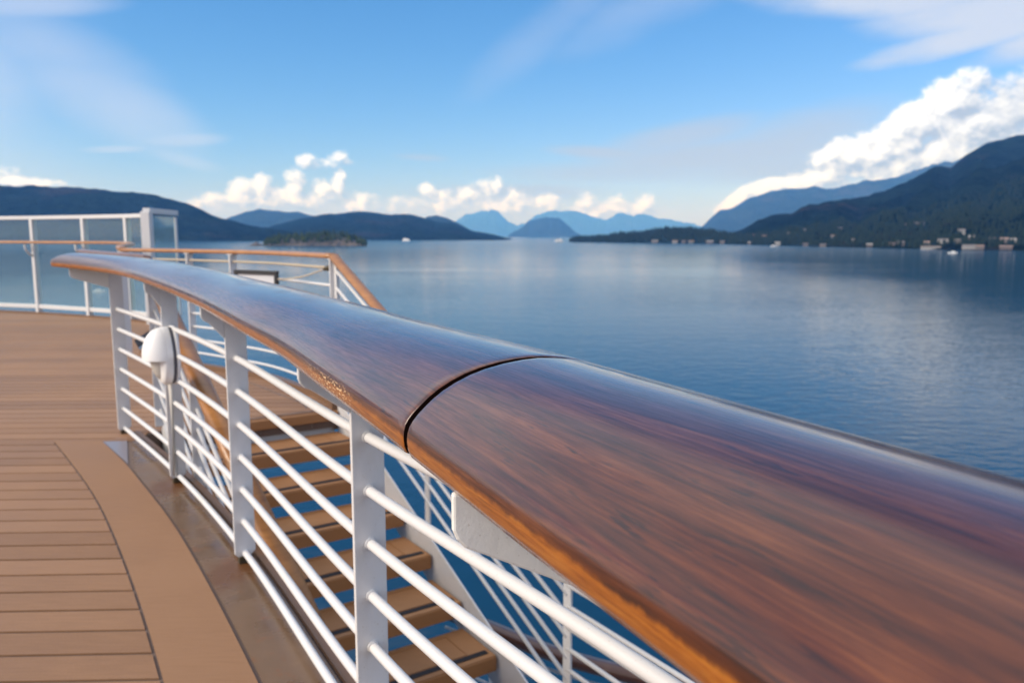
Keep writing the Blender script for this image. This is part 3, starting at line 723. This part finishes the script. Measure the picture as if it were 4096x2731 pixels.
# ------------------------------------------------------------------ landing railing (outboard edge)
lz = ZE - 0.140
lp = [top0 * 1.0, Vector((-1.62, 6.16, lz)), Vector((-2.05, 6.72, lz)), Vector((-2.52, 7.13, lz)), Vector((-3.2, 7.66, lz)), Vector((-3.98, 8.15, lz))]
lp[0] = Vector((top0.x, top0.y, lz))
lpath = [lp[0]] + smooth_path(resample(catmull(lp, 10), 0.12), 4)[1:]
lr = thing('landing_railing', Vector((-2.5, 7.1, 0)), 'low white railing with light wooden handrail around the stair landing', 'railing')
wood_rail(lpath).build('handrail', M['teak'], lr)
def on_l(f):
    i = min(len(lpath) - 2, int(f * (len(lpath) - 1))); return lpath[i]
for j, d in enumerate([0.085 + 0.125 * i for i in range(8)]):
    MB().tube([p - UP * d for p in lpath if j == 0 or p.x / p.y > -0.412], 0.0105, 8).build('rod', M['rope'] if j == 0 else M['white'], lr)
for p in (lpath[0], lpath[int(len(lpath) * .52)], [q for q in lpath if q.x / q.y > -0.412][-1], lpath[-1]):
    i = lpath.index(p); t = (lpath[min(i + 1, len(lpath) - 1)] - lpath[max(0, i - 1)]); t.z = 0; t.normalize(); n = Vector((-t.y, t.x, 0))
    w_ = 0.034
    m = MB(); m.box(Vector((p.x, p.y, (lz - 0.017) / 2 + 0.025)), n * w_, t * 0.008, UP * ((lz - 0.017) / 2 - 0.025)); m.build('post', M['white'], lr, 0.002)
    MB().box(Vector((p.x, p.y, lz - 0.02)), n * 0.03, t * 0.045, UP * 0.004).build('cap_plate', M['white'], lr)
cl = Vector((lpath[0].x - 0.045, lpath[0].y + 0.03, lz - 0.085))
MB().tube([cl + Vector((0.03, 0, 0.012)), cl, cl + Vector((-0.035, 0.01, -0.008))], [0.012, 0.022, 0.013], 10).build('rope_clamp', M['foot'], lr)

# framed notice hung at the head of the stairs
na, nb = atY(940, 1096, 6.75), atY(1110, 1092, 6.45)
nz = na.z; nb.z = nz = atY(1110, 1092, 6.45).z; na.z = nz
nt = (nb - na).normalized(); nn = Vector((-nt.y, nt.x, 0)); nh = 0.40
sg = thing('notice_frame', (na + nb) / 2 - UP * nh, 'black rectangular notice frame hanging at the head of the stairs', 'sign')
for a, b in ((na, nb), (na - UP * nh, nb - UP * nh)):
    MB().beam(a + nt * 0.0, b - nt * 0.0, 0.03, 0.032).build('frame_bar', M['black'], sg, 0.003)
for a in (na + nt * 0.016, nb - nt * 0.016):
    MB().beam(a - UP * 0.017, a - UP * (nh - 0.017), 0.032, 0.028, up=nn).build('frame_bar', M['black'], sg, 0.003)
MB().box((na + nb) / 2 - UP * nh / 2 + nn * 0.005, (nb - na) / 2 - nt * 0.032, nn * 0.004, UP * (nh / 2 - 0.017)).build('notice_panel', M['panel'], sg)
r0, r1 = cl + Vector((-0.04, 0.01, -0.01)), nb - UP * 0.05
MB().tube([r0.lerp(r1, t) - UP * 0.02 * math.sin(math.pi * t) for t in [i / 12 for i in range(13)]], 0.006, 8).build('rope', M['rope'], sg)

# ------------------------------------------------------------------ glass wind screen
zt = ZE + 0.262
ws = thing('wind_screen', Vector((-6.49, 12.2, 0)), 'curved glass wind screen with white posts and wooden rail at the deck edge', 'wind screen')
wp = [Vector((x, y, 0)) for x, y in screen_pts]
for i, p in enumerate(wp[1:], 1):
    t = (wp[min(i + 1, len(wp) - 1)] - wp[i - 1]).normalized(); n = Vector((-t.y, t.x, 0))
    MB().box(p + UP * (zt / 2), t * 0.030, n * 0.04, UP * (zt / 2 - 0.001)).build('post', M['white'], ws, 0.004)
    br_ = MB(); inn = n if n.y < 0 else -n
    br_.tube([p + inn * 0.04 + UP * 0.93, p + inn * 0.09 + UP * 0.955, p + inn * 0.15 + UP * 1.03, p + inn * 0.16 + UP * (ZE - 0.125)], 0.017, 8)
    br_.build('rail_bracket', M['white'], ws)
for a, b in zip(wp, wp[1:]):
    t = (b - a).normalized(); n = Vector((-t.y, t.x, 0))
    MB().beam(a + UP * (zt + 0.022), b + UP * (zt + 0.022), 0.075, 0.055).build('top_rail', M['white'], ws, 0.006)
    MB().beam(a + UP * 0.12, b + UP * 0.12, 0.05, 0.06).build('kick_rail', M['white'], ws, 0.004)
    MB().box((a + b) / 2 + UP * ((zt + 0.15) / 2 - 0.005), (b - a) / 2 - t * 0.028, n * 0.006, UP * ((zt - 0.15) / 2 - 0.002)).build('glass_pane', M['glass'], ws)
    MB().beam(a - UP * 0.02, b - UP * 0.02, 0.09, 0.10).build('base_kerb', M['trim'], ws)
hp_ = []
for i, p in enumerate(wp):
    t = (wp[min(i + 1, len(wp) - 1)] - wp[max(i - 1, 0)]).normalized(); n = Vector((-t.y, t.x, 0)); inn = n if n.y < 0 else -n
    hp_.append(p + inn * 0.16 + UP * (ZE - 0.098))
wend = atY(588, 985, 10.6)
hp_ = [Vector((lpath[-1].x - 0.02, lpath[-1].y + 0.05, ZE - 0.135)), Vector((-4.55, 9.3, ZE - 0.12)), Vector((-4.92, 10.4, ZE - 0.105))] + hp_[1:]
wood_rail(smooth_path(resample(catmull(hp_, 8), 0.15), 6), 1.15).build('handrail', M['teak'], ws)
# taller end post and return pane
ep = Vector((atY(588, 900, 11.2).x, 11.2, 0)); et = ZE + 0.335
MB().box(ep + UP * (et / 2), Vector((0.062, 0, 0)), Vector((0, 0.06, 0)), UP * (et / 2)).build('end_post', M['white'], ws, 0.006)
e2 = atY(700, 860, 12.4); e2.z = 0
MB().beam(ep + UP * (et + 0.012), e2 + UP * (et + 0.012), 0.10, 0.075).build('top_rail', M['white'], ws, 0.006)
MB().box((ep + e2) / 2 + UP * ((et - 0.04) / 2), (e2 - ep) / 2 - (e2 - ep).normalized() * 0.07, Vector((-(e2 - ep).y, (e2 - ep).x, 0)).normalized() * 0.006, UP * ((et - 0.06) / 2)).build('glass_pane', M['glass_salt'], ws)
MB().box(e2 + UP * ((et - 0.04) / 2), Vector((0.012, 0, 0)), Vector((0, 0.03, 0)), UP * ((et - 0.06) / 2)).build('end_frame', M['white'], ws)

# ------------------------------------------------------------------ railing of the deck below
lw = [atZ(u, v, -1.75) for u, v in [(1780, 2440), (1934, 2497), (2080, 2560), (2220, 2615), (2360, 2655), (2520, 2695), (2700, 2731), (2950, 2790), (3300, 2860)]]
lwp = smooth_path(resample(catmull(lw, 8), 0.1), 10)
ld = thing('lower_railing', Vector((lw[3].x, lw[3].y, -2.8)), 'lower deck railing with dark red wooden handrail seen below the stairs', 'railing')
wood_rail(lwp, 2.0).build('handrail', M['teak_red'], ld)
for d in [0.14 + 0.11 * i for i in range(8)]:
    MB().tube([p - UP * d for p in lwp], 0.0115, 8).build('rod', M['white'], ld)
for i in range(5, len(lwp), 11):
    p = lwp[i]; MB().box(p - UP * 0.53, Vector((0.035, 0, 0)), Vector((0, 0.02, 0)), UP * 0.49).build('post', M['white'], ld, 0.003)
lk = [p - UP * 1.06 for p in lwp]; fr_ = []
for i, p in enumerate(lk):
    t = (lk[min(i + 1, len(lk) - 1)] - lk[max(i - 1, 0)]).normalized(); fr_.append((p, Vector((-t.y, t.x, 0)), UP))
MB().sweep([(-0.06, -0.1), (0.06, -0.1), (0.06, 0.03), (-0.06, 0.03)], fr_, flat=True).build('kerb', M['trim'], ld)

# ------------------------------------------------------------------ water
def waterfn(N, b):
    p = geo_pos(N)
    px, py, pz = N.sep(p)
    v1 = N.comb(px, N.m('MULTIPLY', py, 1.5), 0.0)
    n0 = N.noise(v1, 0.9, 2, 0.5); n1 = N.noise(v1, 0.30, 3, 0.5, 0.2); n2 = N.noise(N.comb(px, N.m('MULTIPLY', py, 2.2), 4.0), 0.05, 3, 0.5); n3 = N.noise(v1, 0.012, 3, 0.5)
    calm = N.sstep(N.noise(N.comb(N.m('MULTIPLY', px, 0.5), py, 9.0), 0.004, 4, 0.6, 0.4), 0.36, 0.62, 0.35, 1.0)
    h = N.m('ADD', N.m('MULTIPLY', n0, 0.045), N.m('ADD', N.m('MULTIPLY', n1, 0.30), N.m('MULTIPLY', n2, 0.18)))
    h = N.m('MULTIPLY', h, calm)
    far = N.sstep(py, 80.0, 900.0, 1.0, 0.22)
    bn = N.node('ShaderNodeBump'); N.put(bn.inputs['Strength'], far); bn.inputs['Distance'].default_value = 0.5
    N.put(bn.inputs['Height'], h); N.put(b.inputs['Normal'], bn.outputs[0])
    N.put(b.inputs['Roughness'], N.sstep(py, 50.0, 2000.0, 0.05, 0.15))
    b.inputs['IOR'].default_value = 1.333; b.inputs['Specular Tint'].default_value = (0.80, 0.93, 1.0, 1)
M['water'] = mat('sea_water', (0.004, 0.030, 0.066), 0.08, fn=waterfn)
_t = M['water'].node_tree; _N = NT(_t)          # light scattered back out of the rippled water itself
_d = _N.node('ShaderNodeBsdfDiffuse'); _d.inputs[0].default_value = (0.008, 0.060, 0.135, 1)
_m = _N.node('ShaderNodeMixShader'); _m.inputs[0].default_value = 0.22
_t.links.new(_t.nodes['Principled BSDF'].outputs[0], _m.inputs[1]); _t.links.new(_d.outputs[0], _m.inputs[2])
_t.links.new(_m.outputs[0], _t.nodes['Material Output'].inputs['Surface'])
wb = MB(); S = 90000
xs = [-S, -6000, -1500, -300, 0, 300, 1500, 6000, S]; yy = [-S, -3000, -300, 0, 200, 800, 2500, 8000, 25000, S]
vs = [(x, y, WATER) for y in yy for x in xs]; n = len(xs)
wb.add(vs, [[j * n + i, j * n + i + 1, (j + 1) * n + i + 1, (j + 1) * n + i] for j in range(len(yy) - 1) for i in range(n - 1)])
tag(wb.build('water', M['water']), kind='structure')

# ------------------------------------------------------------------ hills
HC = ZE - WATER
def wdist(v): return HC * FPX / (v - V0)
def hillfn(a, b_, rock, rk):
    def fn(N, b):
        p = geo_pos(N)
        n = N.noise(p, 0.004, 6, 0.65); n2 = N.noise(p, 0.016, 5, 0.7); n3 = N.noise(p, 0.0017, 3, 0.5)
        f = N.m('MULTIPLY_ADD', n2, 0.5, N.m('MULTIPLY', n, 0.5))
        cc = N.ramp(f, [(0.42, a), (0.58, b_)])
        cc = N.mix(N.sstep(N.m('MULTIPLY_ADD', n2, 0.3, N.m('MULTIPLY', n3, 0.7)), 0.55, 0.66, 0.0, rk), cc, rock)
        N.put(b.inputs['Base Color'], cc)
        bump(N, b, N.m('MULTIPLY_ADD', N.noise(p, 0.006, 5, 0.65), 4.0, N.noise(p, 0.05, 4, 0.7)), 1.0, 22.0)
    return fn
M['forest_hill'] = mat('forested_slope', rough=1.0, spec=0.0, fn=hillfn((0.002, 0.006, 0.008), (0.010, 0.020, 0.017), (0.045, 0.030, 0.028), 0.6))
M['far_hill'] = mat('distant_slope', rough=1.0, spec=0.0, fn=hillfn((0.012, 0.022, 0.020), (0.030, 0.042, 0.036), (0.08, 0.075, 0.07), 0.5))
def hill(name, ridge, df, dr, m, ncol=140, nrow=26, rough=0.10, seed=0.0, steep=0.85, jag=3.0):
    us = [p[0] for p in ridge]; vs_ = [p[1] for p in ridge]
    U = np.linspace(us[0], us[-1], ncol); mb = MB(); V = []
    surf = []
    for u in U:
        v = float(np.interp(u, us, vs_)) + jag * mnoise.fractal(Vector((u * 0.014, seed * 3.3, 0)), 0.7, 2.1, 6); d = ray(u, v); x = d[0]; L = math.hypot(x, 1)
        Df = df(u) if callable(df) else df; Dr = dr(u) if callable(dr) else dr
        zr = ZE + d[2] * (Dr / 1.0)
        hgt = zr - WATER
        rowp = []
        for j in range(nrow):
            s_ = 1.7 * j / (nrow - 1); D = Df + (Dr - Df) * s_
            pos = Vector((x * D, D, 0))
            if s_ <= 1: g = s_ ** steep
            else: g = max(0.0, 1 - ((s_ - 1) / 0.7) ** 1.3)
            nz = mnoise.fractal(Vector((pos.x, pos.y, seed * 977)) * (4.5 / (Dr - Df + 800)), 0.75, 2.2, 6)
            fade = min(1, s_ / 0.25) * (0.55 + 0.45 * min(1, abs(s_ - 1) / 0.35))
            z = WATER - 2 + (hgt + 2) * g + hgt * rough * nz * fade
            rowp.append(Vector((pos.x, pos.y, max(z, WATER - 4))))
        surf.append(rowp); V += rowp
    fs = [[i * nrow + j, (i + 1) * nrow + j, (i + 1) * nrow + j + 1, i * nrow + j + 1] for i in range(ncol - 1) for j in range(nrow - 1)]
    mb.add(V, fs, True); o = tag(mb.build(name, m), kind='structure')
    return surf
left_r = [(-1500, 690), (-700, 700), (-300, 715), (0, 737), (80, 745), (250, 746), (379, 750), (446, 765), (540, 776), (625, 784), (700, 801), (784, 828), (830, 848), (887, 868), (981, 895), (1074, 912), (1168, 930), (1230, 948), (1290, 962)]
hill('left_mountain', left_r, lambda u: wdist(964), lambda u: 4900 - max(0, u - 700) * 1.4, M['forest_hill'], 170, 26, 0.10, 1)
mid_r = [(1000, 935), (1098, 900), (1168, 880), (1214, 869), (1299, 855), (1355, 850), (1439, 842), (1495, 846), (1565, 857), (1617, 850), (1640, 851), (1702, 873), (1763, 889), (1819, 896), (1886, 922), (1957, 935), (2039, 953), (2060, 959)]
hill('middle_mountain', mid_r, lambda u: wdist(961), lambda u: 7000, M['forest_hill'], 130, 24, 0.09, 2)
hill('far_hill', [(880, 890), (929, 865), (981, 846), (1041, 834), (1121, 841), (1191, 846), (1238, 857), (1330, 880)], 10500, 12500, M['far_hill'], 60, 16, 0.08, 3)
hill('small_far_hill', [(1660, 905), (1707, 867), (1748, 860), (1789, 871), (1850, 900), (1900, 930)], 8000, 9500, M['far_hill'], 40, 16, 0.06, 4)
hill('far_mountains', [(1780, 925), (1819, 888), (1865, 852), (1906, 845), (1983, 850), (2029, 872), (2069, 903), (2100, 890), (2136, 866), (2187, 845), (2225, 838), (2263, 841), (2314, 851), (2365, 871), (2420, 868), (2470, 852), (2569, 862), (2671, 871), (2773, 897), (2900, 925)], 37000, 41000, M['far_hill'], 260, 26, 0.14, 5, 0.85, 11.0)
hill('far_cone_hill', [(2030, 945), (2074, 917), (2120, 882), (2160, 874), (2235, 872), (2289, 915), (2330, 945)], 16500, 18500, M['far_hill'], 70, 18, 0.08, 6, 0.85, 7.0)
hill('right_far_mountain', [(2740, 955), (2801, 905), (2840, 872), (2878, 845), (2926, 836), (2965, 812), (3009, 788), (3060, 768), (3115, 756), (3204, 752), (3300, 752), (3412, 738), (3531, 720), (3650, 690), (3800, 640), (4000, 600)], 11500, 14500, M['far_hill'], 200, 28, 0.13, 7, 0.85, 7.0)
shore_u = [2284, 2500, 2773, 2900, 3100, 3250, 3400, 3600, 3800, 4096, 5200]; shore_v = [968, 970, 973, 975, 981, 985, 989, 994, 999, 1002, 1010]
def shore(u): return wdist(float(np.interp(u, shore_u, shore_v)))
right_r = [(2820, 950), (2926, 934), (2973, 913), (3032, 880), (3086, 864), (3175, 849), (3234, 817), (3323, 801), (3442, 790), (3531, 766), (3620, 730), (3679, 700), (3739, 672), (3804, 677), (3857, 624), (3946, 570), (4096, 534), (4400, 440), (4800, 400), (5200, 420)]
surf_r = hill('right_mountain', right_r, lambda u: shore(u) - 10, lambda u: 3300 + max(0, u - 3200) * 1.6, M['forest_hill'], 190, 30, 0.10, 8, 1.15)
spit_r = [(2272, 967), (2309, 953), (2391, 951), (2493, 936), (2569, 931), (2661, 916), (2722, 918), (2800, 922), (2880, 935), (2960, 943), (3060, 955)]
surf_s = hill('headland', spit_r, lambda u: shore(u), lambda u: shore(u) + 330, M['forest_hill'], 90, 12, 0.05, 9)
isl_r = [(1040, 983), (1074, 966), (1121, 957), (1191, 947), (1285, 938), (1355, 936), (1402, 946), (1439, 963), (1468, 983)]
isl_d = wdist(983)
M['rock'] = mat('shore_rock', rough=0.9, fn=hillfn((0.05, 0.045, 0.04), (0.13, 0.11, 0.095), (0.20, 0.17, 0.15), 0.5))
surf_i = hill('wooded_island', isl_r, isl_d, isl_d + 95, M['rock'], 60, 14, 0.10, 10, 0.55)
hill('islet', [(985, 983), (1003, 978), (1024, 968), (1040, 977), (1056, 983)], isl_d, isl_d + 20, M['rock'], 24, 8, 0.15, 11, 0.6)

# ------------------------------------------------------------------ conifers as one mass on each shore
M['trees'] = mat('conifers', (0.020, 0.036, 0.018), 0.9, spec=0.1, fn=lambda N, b: N.put(b.inputs['Base Color'], N.ramp(N.noise(geo_pos(N), 0.08, 3, 0.6), [(0.35, (0.006, 0.015, 0.011)), (0.65, (0.020, 0.030, 0.015))])))
M['island_trees'] = mat('island_conifers', rough=0.9, spec=0.1, fn=lambda N, b: N.put(b.inputs['Base Color'], N.ramp(N.noise(geo_pos(N), 0.10, 3, 0.6), [(0.36, (0.010, 0.024, 0.014)), (0.64, (0.060, 0.080, 0.030))])))
def forest(name, surf, count, hmin, hmax, srange, label, seed, keep=None, m='trees'):
    rg = random.Random(seed); mb = MB(); nc, nr = len(surf), len(surf[0])
    for _ in range(count):
        a = rg.random() * (nc - 1.001); s_ = rg.uniform(*srange) / 1.7 * (nr - 1); i, j = int(a), int(s_); fa, fj = a - i, s_ - j
        p = surf[i][j].lerp(surf[i + 1][j], fa).lerp(surf[i][j + 1].lerp(surf[i + 1][j + 1], fa), fj)
        if p.z < WATER + 1.5 or (keep and not keep(p)): continue
        h = rg.uniform(hmin, hmax) * (0.7 + 0.6 * rg.random()); r = h * rg.uniform(0.17, 0.28); k = 6
        vs = []; ph = rg.random() * 6
        for lv, (zz, q) in enumerate(((0.02, 1.0), (0.36, 0.62), (0.34, 0.8), (0.70, 0.3))):
            for m_ in range(k):
                an = ph + 2 * math.pi * m_ / k + lv * 0.4; qq = q * rg.uniform(0.75, 1.2)
                vs.append(p + Vector((math.cos(an) * r * qq, math.sin(an) * r * qq, h * zz)))
        vs.append(p + UP * h)
        fs = [[m_, (m_ + 1) % k, k + (m_ + 1) % k, k + m_] for m_ in range(k)] + [[2 * k + m_, 2 * k + (m_ + 1) % k, 3 * k + (m_ + 1) % k, 3 * k + m_] for m_ in range(k)] + [[3 * k + m_, 3 * k + (m_ + 1) % k, 4 * k] for m_ in range(k)]
        mb.add(vs, fs)
    o = mb.build(name, M[m]); return tag(o, label, 'forest', kind='stuff')
forest('island_forest', surf_i, 420, 8, 17, (0.16, 1.35), 'green conifers covering the small rocky island left of centre', 1, None, 'island_trees')
forest('headland_forest', surf_s, 2600, 10, 17, (0.05, 1.3), 'dark conifers along the low headland right of centre', 2)
forest('slope_forest', surf_r, 9000, 8, 13, (0.02, 0.40), 'dark conifers on the lower slope of the right mountain', 3)

# ------------------------------------------------------------------ houses along the right shore
M['h_wall'] = [mat('house_wall_%d' % i, c_, 0.8) for i, c_ in enumerate([(0.28, 0.275, 0.27), (0.15, 0.13, 0.12), (0.13, 0.145, 0.145), (0.12, 0.095, 0.085)])]
M['h_roof'] = [mat('house_roof_%d' % i, c_, 0.8) for i, c_ in enumerate([(0.14, 0.13, 0.13), (0.24, 0.17, 0.14), (0.30, 0.30, 0.30)])]
M['h_win'] = mat('house_window', (0.03, 0.04, 0.05), 0.15)
def ground_at(surf, u, s_frac):
    us0, us1 = right_r[0][0], right_r[-1][0]
    a = (u - us0) / (us1 - us0) * (len(surf) - 1); i = max(0, min(len(surf) - 2, int(a))); fa = a - i
    s_ = s_frac / 1.7 * (len(surf[0]) - 1); j = min(len(surf[0]) - 2, int(s_)); fj = s_ - j
    return surf[i][j].lerp(surf[i + 1][j], fa).lerp(surf[i][j + 1].lerp(surf[i + 1][j + 1], fa), fj)
def house(p, w, d, h, wi, ri, label, group=None, flat=False):
    t = thing('house', p, label, 'house', group)
    ax = Vector((p.y, -p.x, 0)).normalized(); ay = Vector((p.x, p.y, 0)).normalized()
    MB().box(p + UP * (h / 2 - 3), ax * w / 2, ay * d / 2, UP * (h / 2 + 3)).build('wall', M['h_wall'][wi], t)
    e = 0.5
    if flat: MB().box(p + UP * (h + 0.25), ax * (w / 2 + e), ay * (d / 2 + e), UP * 0.25).build('roof', M['h_roof'][ri], t)
    else:
        q = [p + UP * h + ax * s_ * (w / 2 + e) + ay * y_ * (d / 2 + e) + UP * z_ for s_ in (-1, 1) for y_, z_ in ((-1, 0.02), (1, 0.02), (0, h * 0.38))]
        MB().add(q, [[0, 1, 2], [3, 5, 4], [0, 2, 5, 3], [1, 4, 5, 2], [0, 3, 4, 1]]).build('roof', M['h_roof'][ri], t)
    nw = max(2, int(w / 4.5))
    for k in range(nw):
        MB().box(p - ay * (d / 2 + 0.06) + ax * ((k + 0.5) / nw - 0.5) * w * 0.9 + UP * h * 0.55, ax * w / nw * 0.25, ay * 0.05, UP * h * 0.17).build('window', M['h_win'], t)
    return t
G = 'houses along the right shore'
named = {0: 'pale house standing alone above the others on the far right shore', 1: 'long pale house at the waterline of the far right shore',
         2: 'white house at the waterline where the headland meets the right mountain', 3: 'broad pale house right of the small square one on the far right shore'}
spots = [(3868, 0.075, 26, 9, 0, named[0]), (3745, 0.012, 62, 6, 0, named[1]), (3115, 0.010, 24, 8, 0, named[2]), (3792, 0.040, 34, 8, 0, named[3]),
         (3727, 0.034, 18, 10, 2, None), (3855, 0.036, 20, 9, 1, None), (3905, 0.012, 40, 7, 0, None), (3950, 0.012, 26, 7, 1, None), (3912, 0.055, 18, 8, 3, None), (4000, 0.05, 22, 8, 3, None),
         (4050, 0.035, 26, 9, 1, None), (4088, 0.035, 18, 8, 0, None), (3620, 0.03, 22, 9, 1, None), (3585, 0.03, 24, 8, 3, None), (3490, 0.03, 22, 7, 3, None), (3420, 0.08, 18, 8, 1, None),
         (3340, 0.14, 18, 9, 2, None), (3300, 0.012, 26, 7, 1, None), (3230, 0.012, 22, 6, 3, None), (3022, 0.33, 18, 9, 3, None), (3005, 0.10, 24, 8, 2, None), (2980, 0.13, 16, 8, 2, None),
         (3060, 0.22, 22, 8, 2, None), (3000, 0.02, 16, 7, 3, None), (3690, 0.22, 46, 7, 1, None), (3640, 0.23, 40, 7, 1, None), (3220, 0.30, 16, 8, 1, None), (3160, 0.24, 18, 8, 2, None), (4060, 0.010, 36, 6, 3, None), (3365, 0.26, 26, 8, 3, None)]
for k, (u, s_, w, h, wi, lab) in enumerate(spots):
    p = ground_at(surf_r, u, s_); p.z = max(p.z, WATER + 1.2); w *= 0.52; h *= 0.75
    house(p, w, w * 0.6, h, wi, k % 3, lab or ('low pale building right at the waterline of the right shore' if s_ < 0.02 else 'small house just above the right shoreline among dark trees' if s_ < 0.1 else 'small house higher up on the wooded right slope'), None if lab else (G + ', at the waterline' if s_ < 0.02 else G + ', above the shoreline' if s_ < 0.1 else G + ', up the slope'), flat=(k % 4 == 1))
for k, u in enumerate((2735, 2765, 2840, 2890, 2700, 2620)):
    d = shore(u) + 12; x = ray(u, 950)[0]; house(Vector((x * d, d, WATER + 1.5)), 14 + 4 * (k % 3), 10, 6, (3, 2, 3, 1, 0, 1)[k], k % 3, 'small house at the waterline of the dark headland', 'houses along the headland')

# ------------------------------------------------------------------ boats
M['boat'] = mat('boat_white', (0.82, 0.82, 0.80), 0.4); M['boat_dark'] = mat('boat_blue', (0.05, 0.09, 0.16), 0.4)
def ship(name, u, v, length, label, cat, ferry=True, heading=1.0, ht=1.0):
    d = wdist(v); x = ray(u, v)[0]; p = Vector((x * d, d, WATER)); t = thing(name, p, label, cat)
    ax = Vector((heading, 0.12, 0)).normalized(); ay = Vector((-ax.y, ax.x, 0)); L = length; Bm = L * 0.2; hh = L * 0.10 * ht
    secs = [(-0.5, 0.85, 1.0), (-0.3, 1.0, 1.0), (0.15, 1.0, 1.0), (0.38, 0.6, 1.12), (0.5, 0.04, 1.25)]
    vs = []; fs = []
    for f, w, z in secs:
        for s_, zz in ((-1, 1), (-0.8, -0.4), (0.8, -0.4), (1, 1)): vs.append(p + ax * f * L + ay * s_ * w * Bm / 2 + UP * (hh * (z if zz == 1 else zz)))
    for i in range(4):
        for k in range(3): a = i * 4 + k; fs.append([a, a + 1, a + 5, a + 4])
        fs.append([i * 4 + 3, i * 4, i * 4 + 4, i * 4 + 7])
    fs += [[3, 2, 1, 0], [16, 17, 18, 19]]
    MB().add(vs, fs).build('hull', M['boat'], t)
    if ferry:
        MB().box(p + UP * (hh + L * 0.07) - ax * L * 0.03, ax * L * 0.42, ay * Bm * 0.44, UP * L * 0.069).build('deckhouse', M['boat'], t)
        MB().box(p + UP * (hh + L * 0.185) + ax * L * 0.02, ax * L * 0.30, ay * Bm * 0.4, UP * L * 0.045).build('upper_deck', M['boat'], t)
        MB().box(p + UP * (hh + L * 0.26) + ax * L * 0.2, ax * L * 0.07, ay * Bm * 0.42, UP * L * 0.03).build('wheelhouse', M['boat'], t)
        MB().box(p + UP * (hh + L * 0.26) - ax * L * 0.12, ax * L * 0.04, ay * Bm * 0.15, UP * L * 0.03).build('funnel', M['boat_dark'], t)
        MB().box(p + UP * (hh + L * 0.085) - ax * L * 0.03 - ay * Bm * 0.445, ax * L * 0.36, ay * 0.05, UP * L * 0.012).build('window_band', M['h_win'], t)
    else:
        MB().box(p + UP * (hh + L * 0.07) - ax * L * 0.08, ax * L * 0.17, ay * Bm * 0.36, UP * L * 0.07).build('cabin', M['boat'], t)
        MB().box(p + UP * (hh + L * 0.10) - ax * L * 0.08 - ay * Bm * 0.365, ax * L * 0.13, ay * 0.02, UP * L * 0.025).build('window_band', M['h_win'], t)
ship('ferry', 2236, 967, 36, 'white ferry crossing the channel in the middle distance', 'ferry')
ship('cargo_boat', 1624, 963.2, 40, 'long low boat under the middle mountain', 'boat', True, -1, 0.5)
ship('motorboat', 397, 1164, 5.2, 'small white motorboat seen through the wind screen', 'motorboat', False, 1.0)
ship('motorboat', 3095, 986, 16, 'white yacht moored under the right mountain', 'yacht', False, 1.0)
ship('motorboat', 3810, 1012, 12, 'small motorboat lying off the far right shore', 'motorboat', False, -1.0)

# ------------------------------------------------------------------ haze
def hazemat():
    m = bpy.data.materials.new('haze_air'); m.use_nodes = True; m.node_tree.nodes.clear(); N = NT(m.node_tree)
    v = N.node('ShaderNodeVolumePrincipled'); v.inputs['Color'].default_value = (0.14, 0.42, 1.0, 1); v.inputs['Density'].default_value = 4.8e-5
    v.inputs['Absorption Color'].default_value = (1, 1, 1, 1); v.inputs['Anisotropy'].default_value = 0.0
    o = N.node('ShaderNodeOutputMaterial'); m.node_tree.links.new(v.outputs[0], o.inputs['Volume']); return m
hz = MB(); hz.box((0, 21400, (1500 + WATER - 1) / 2), (34000, 0, 0), (0, 22500, 0), (0, 0, (1500 - WATER + 1) / 2))
ho = tag(hz.build('haze', hazemat()), 'pale blue sea air between the ship and the mountains', 'haze', kind='stuff')
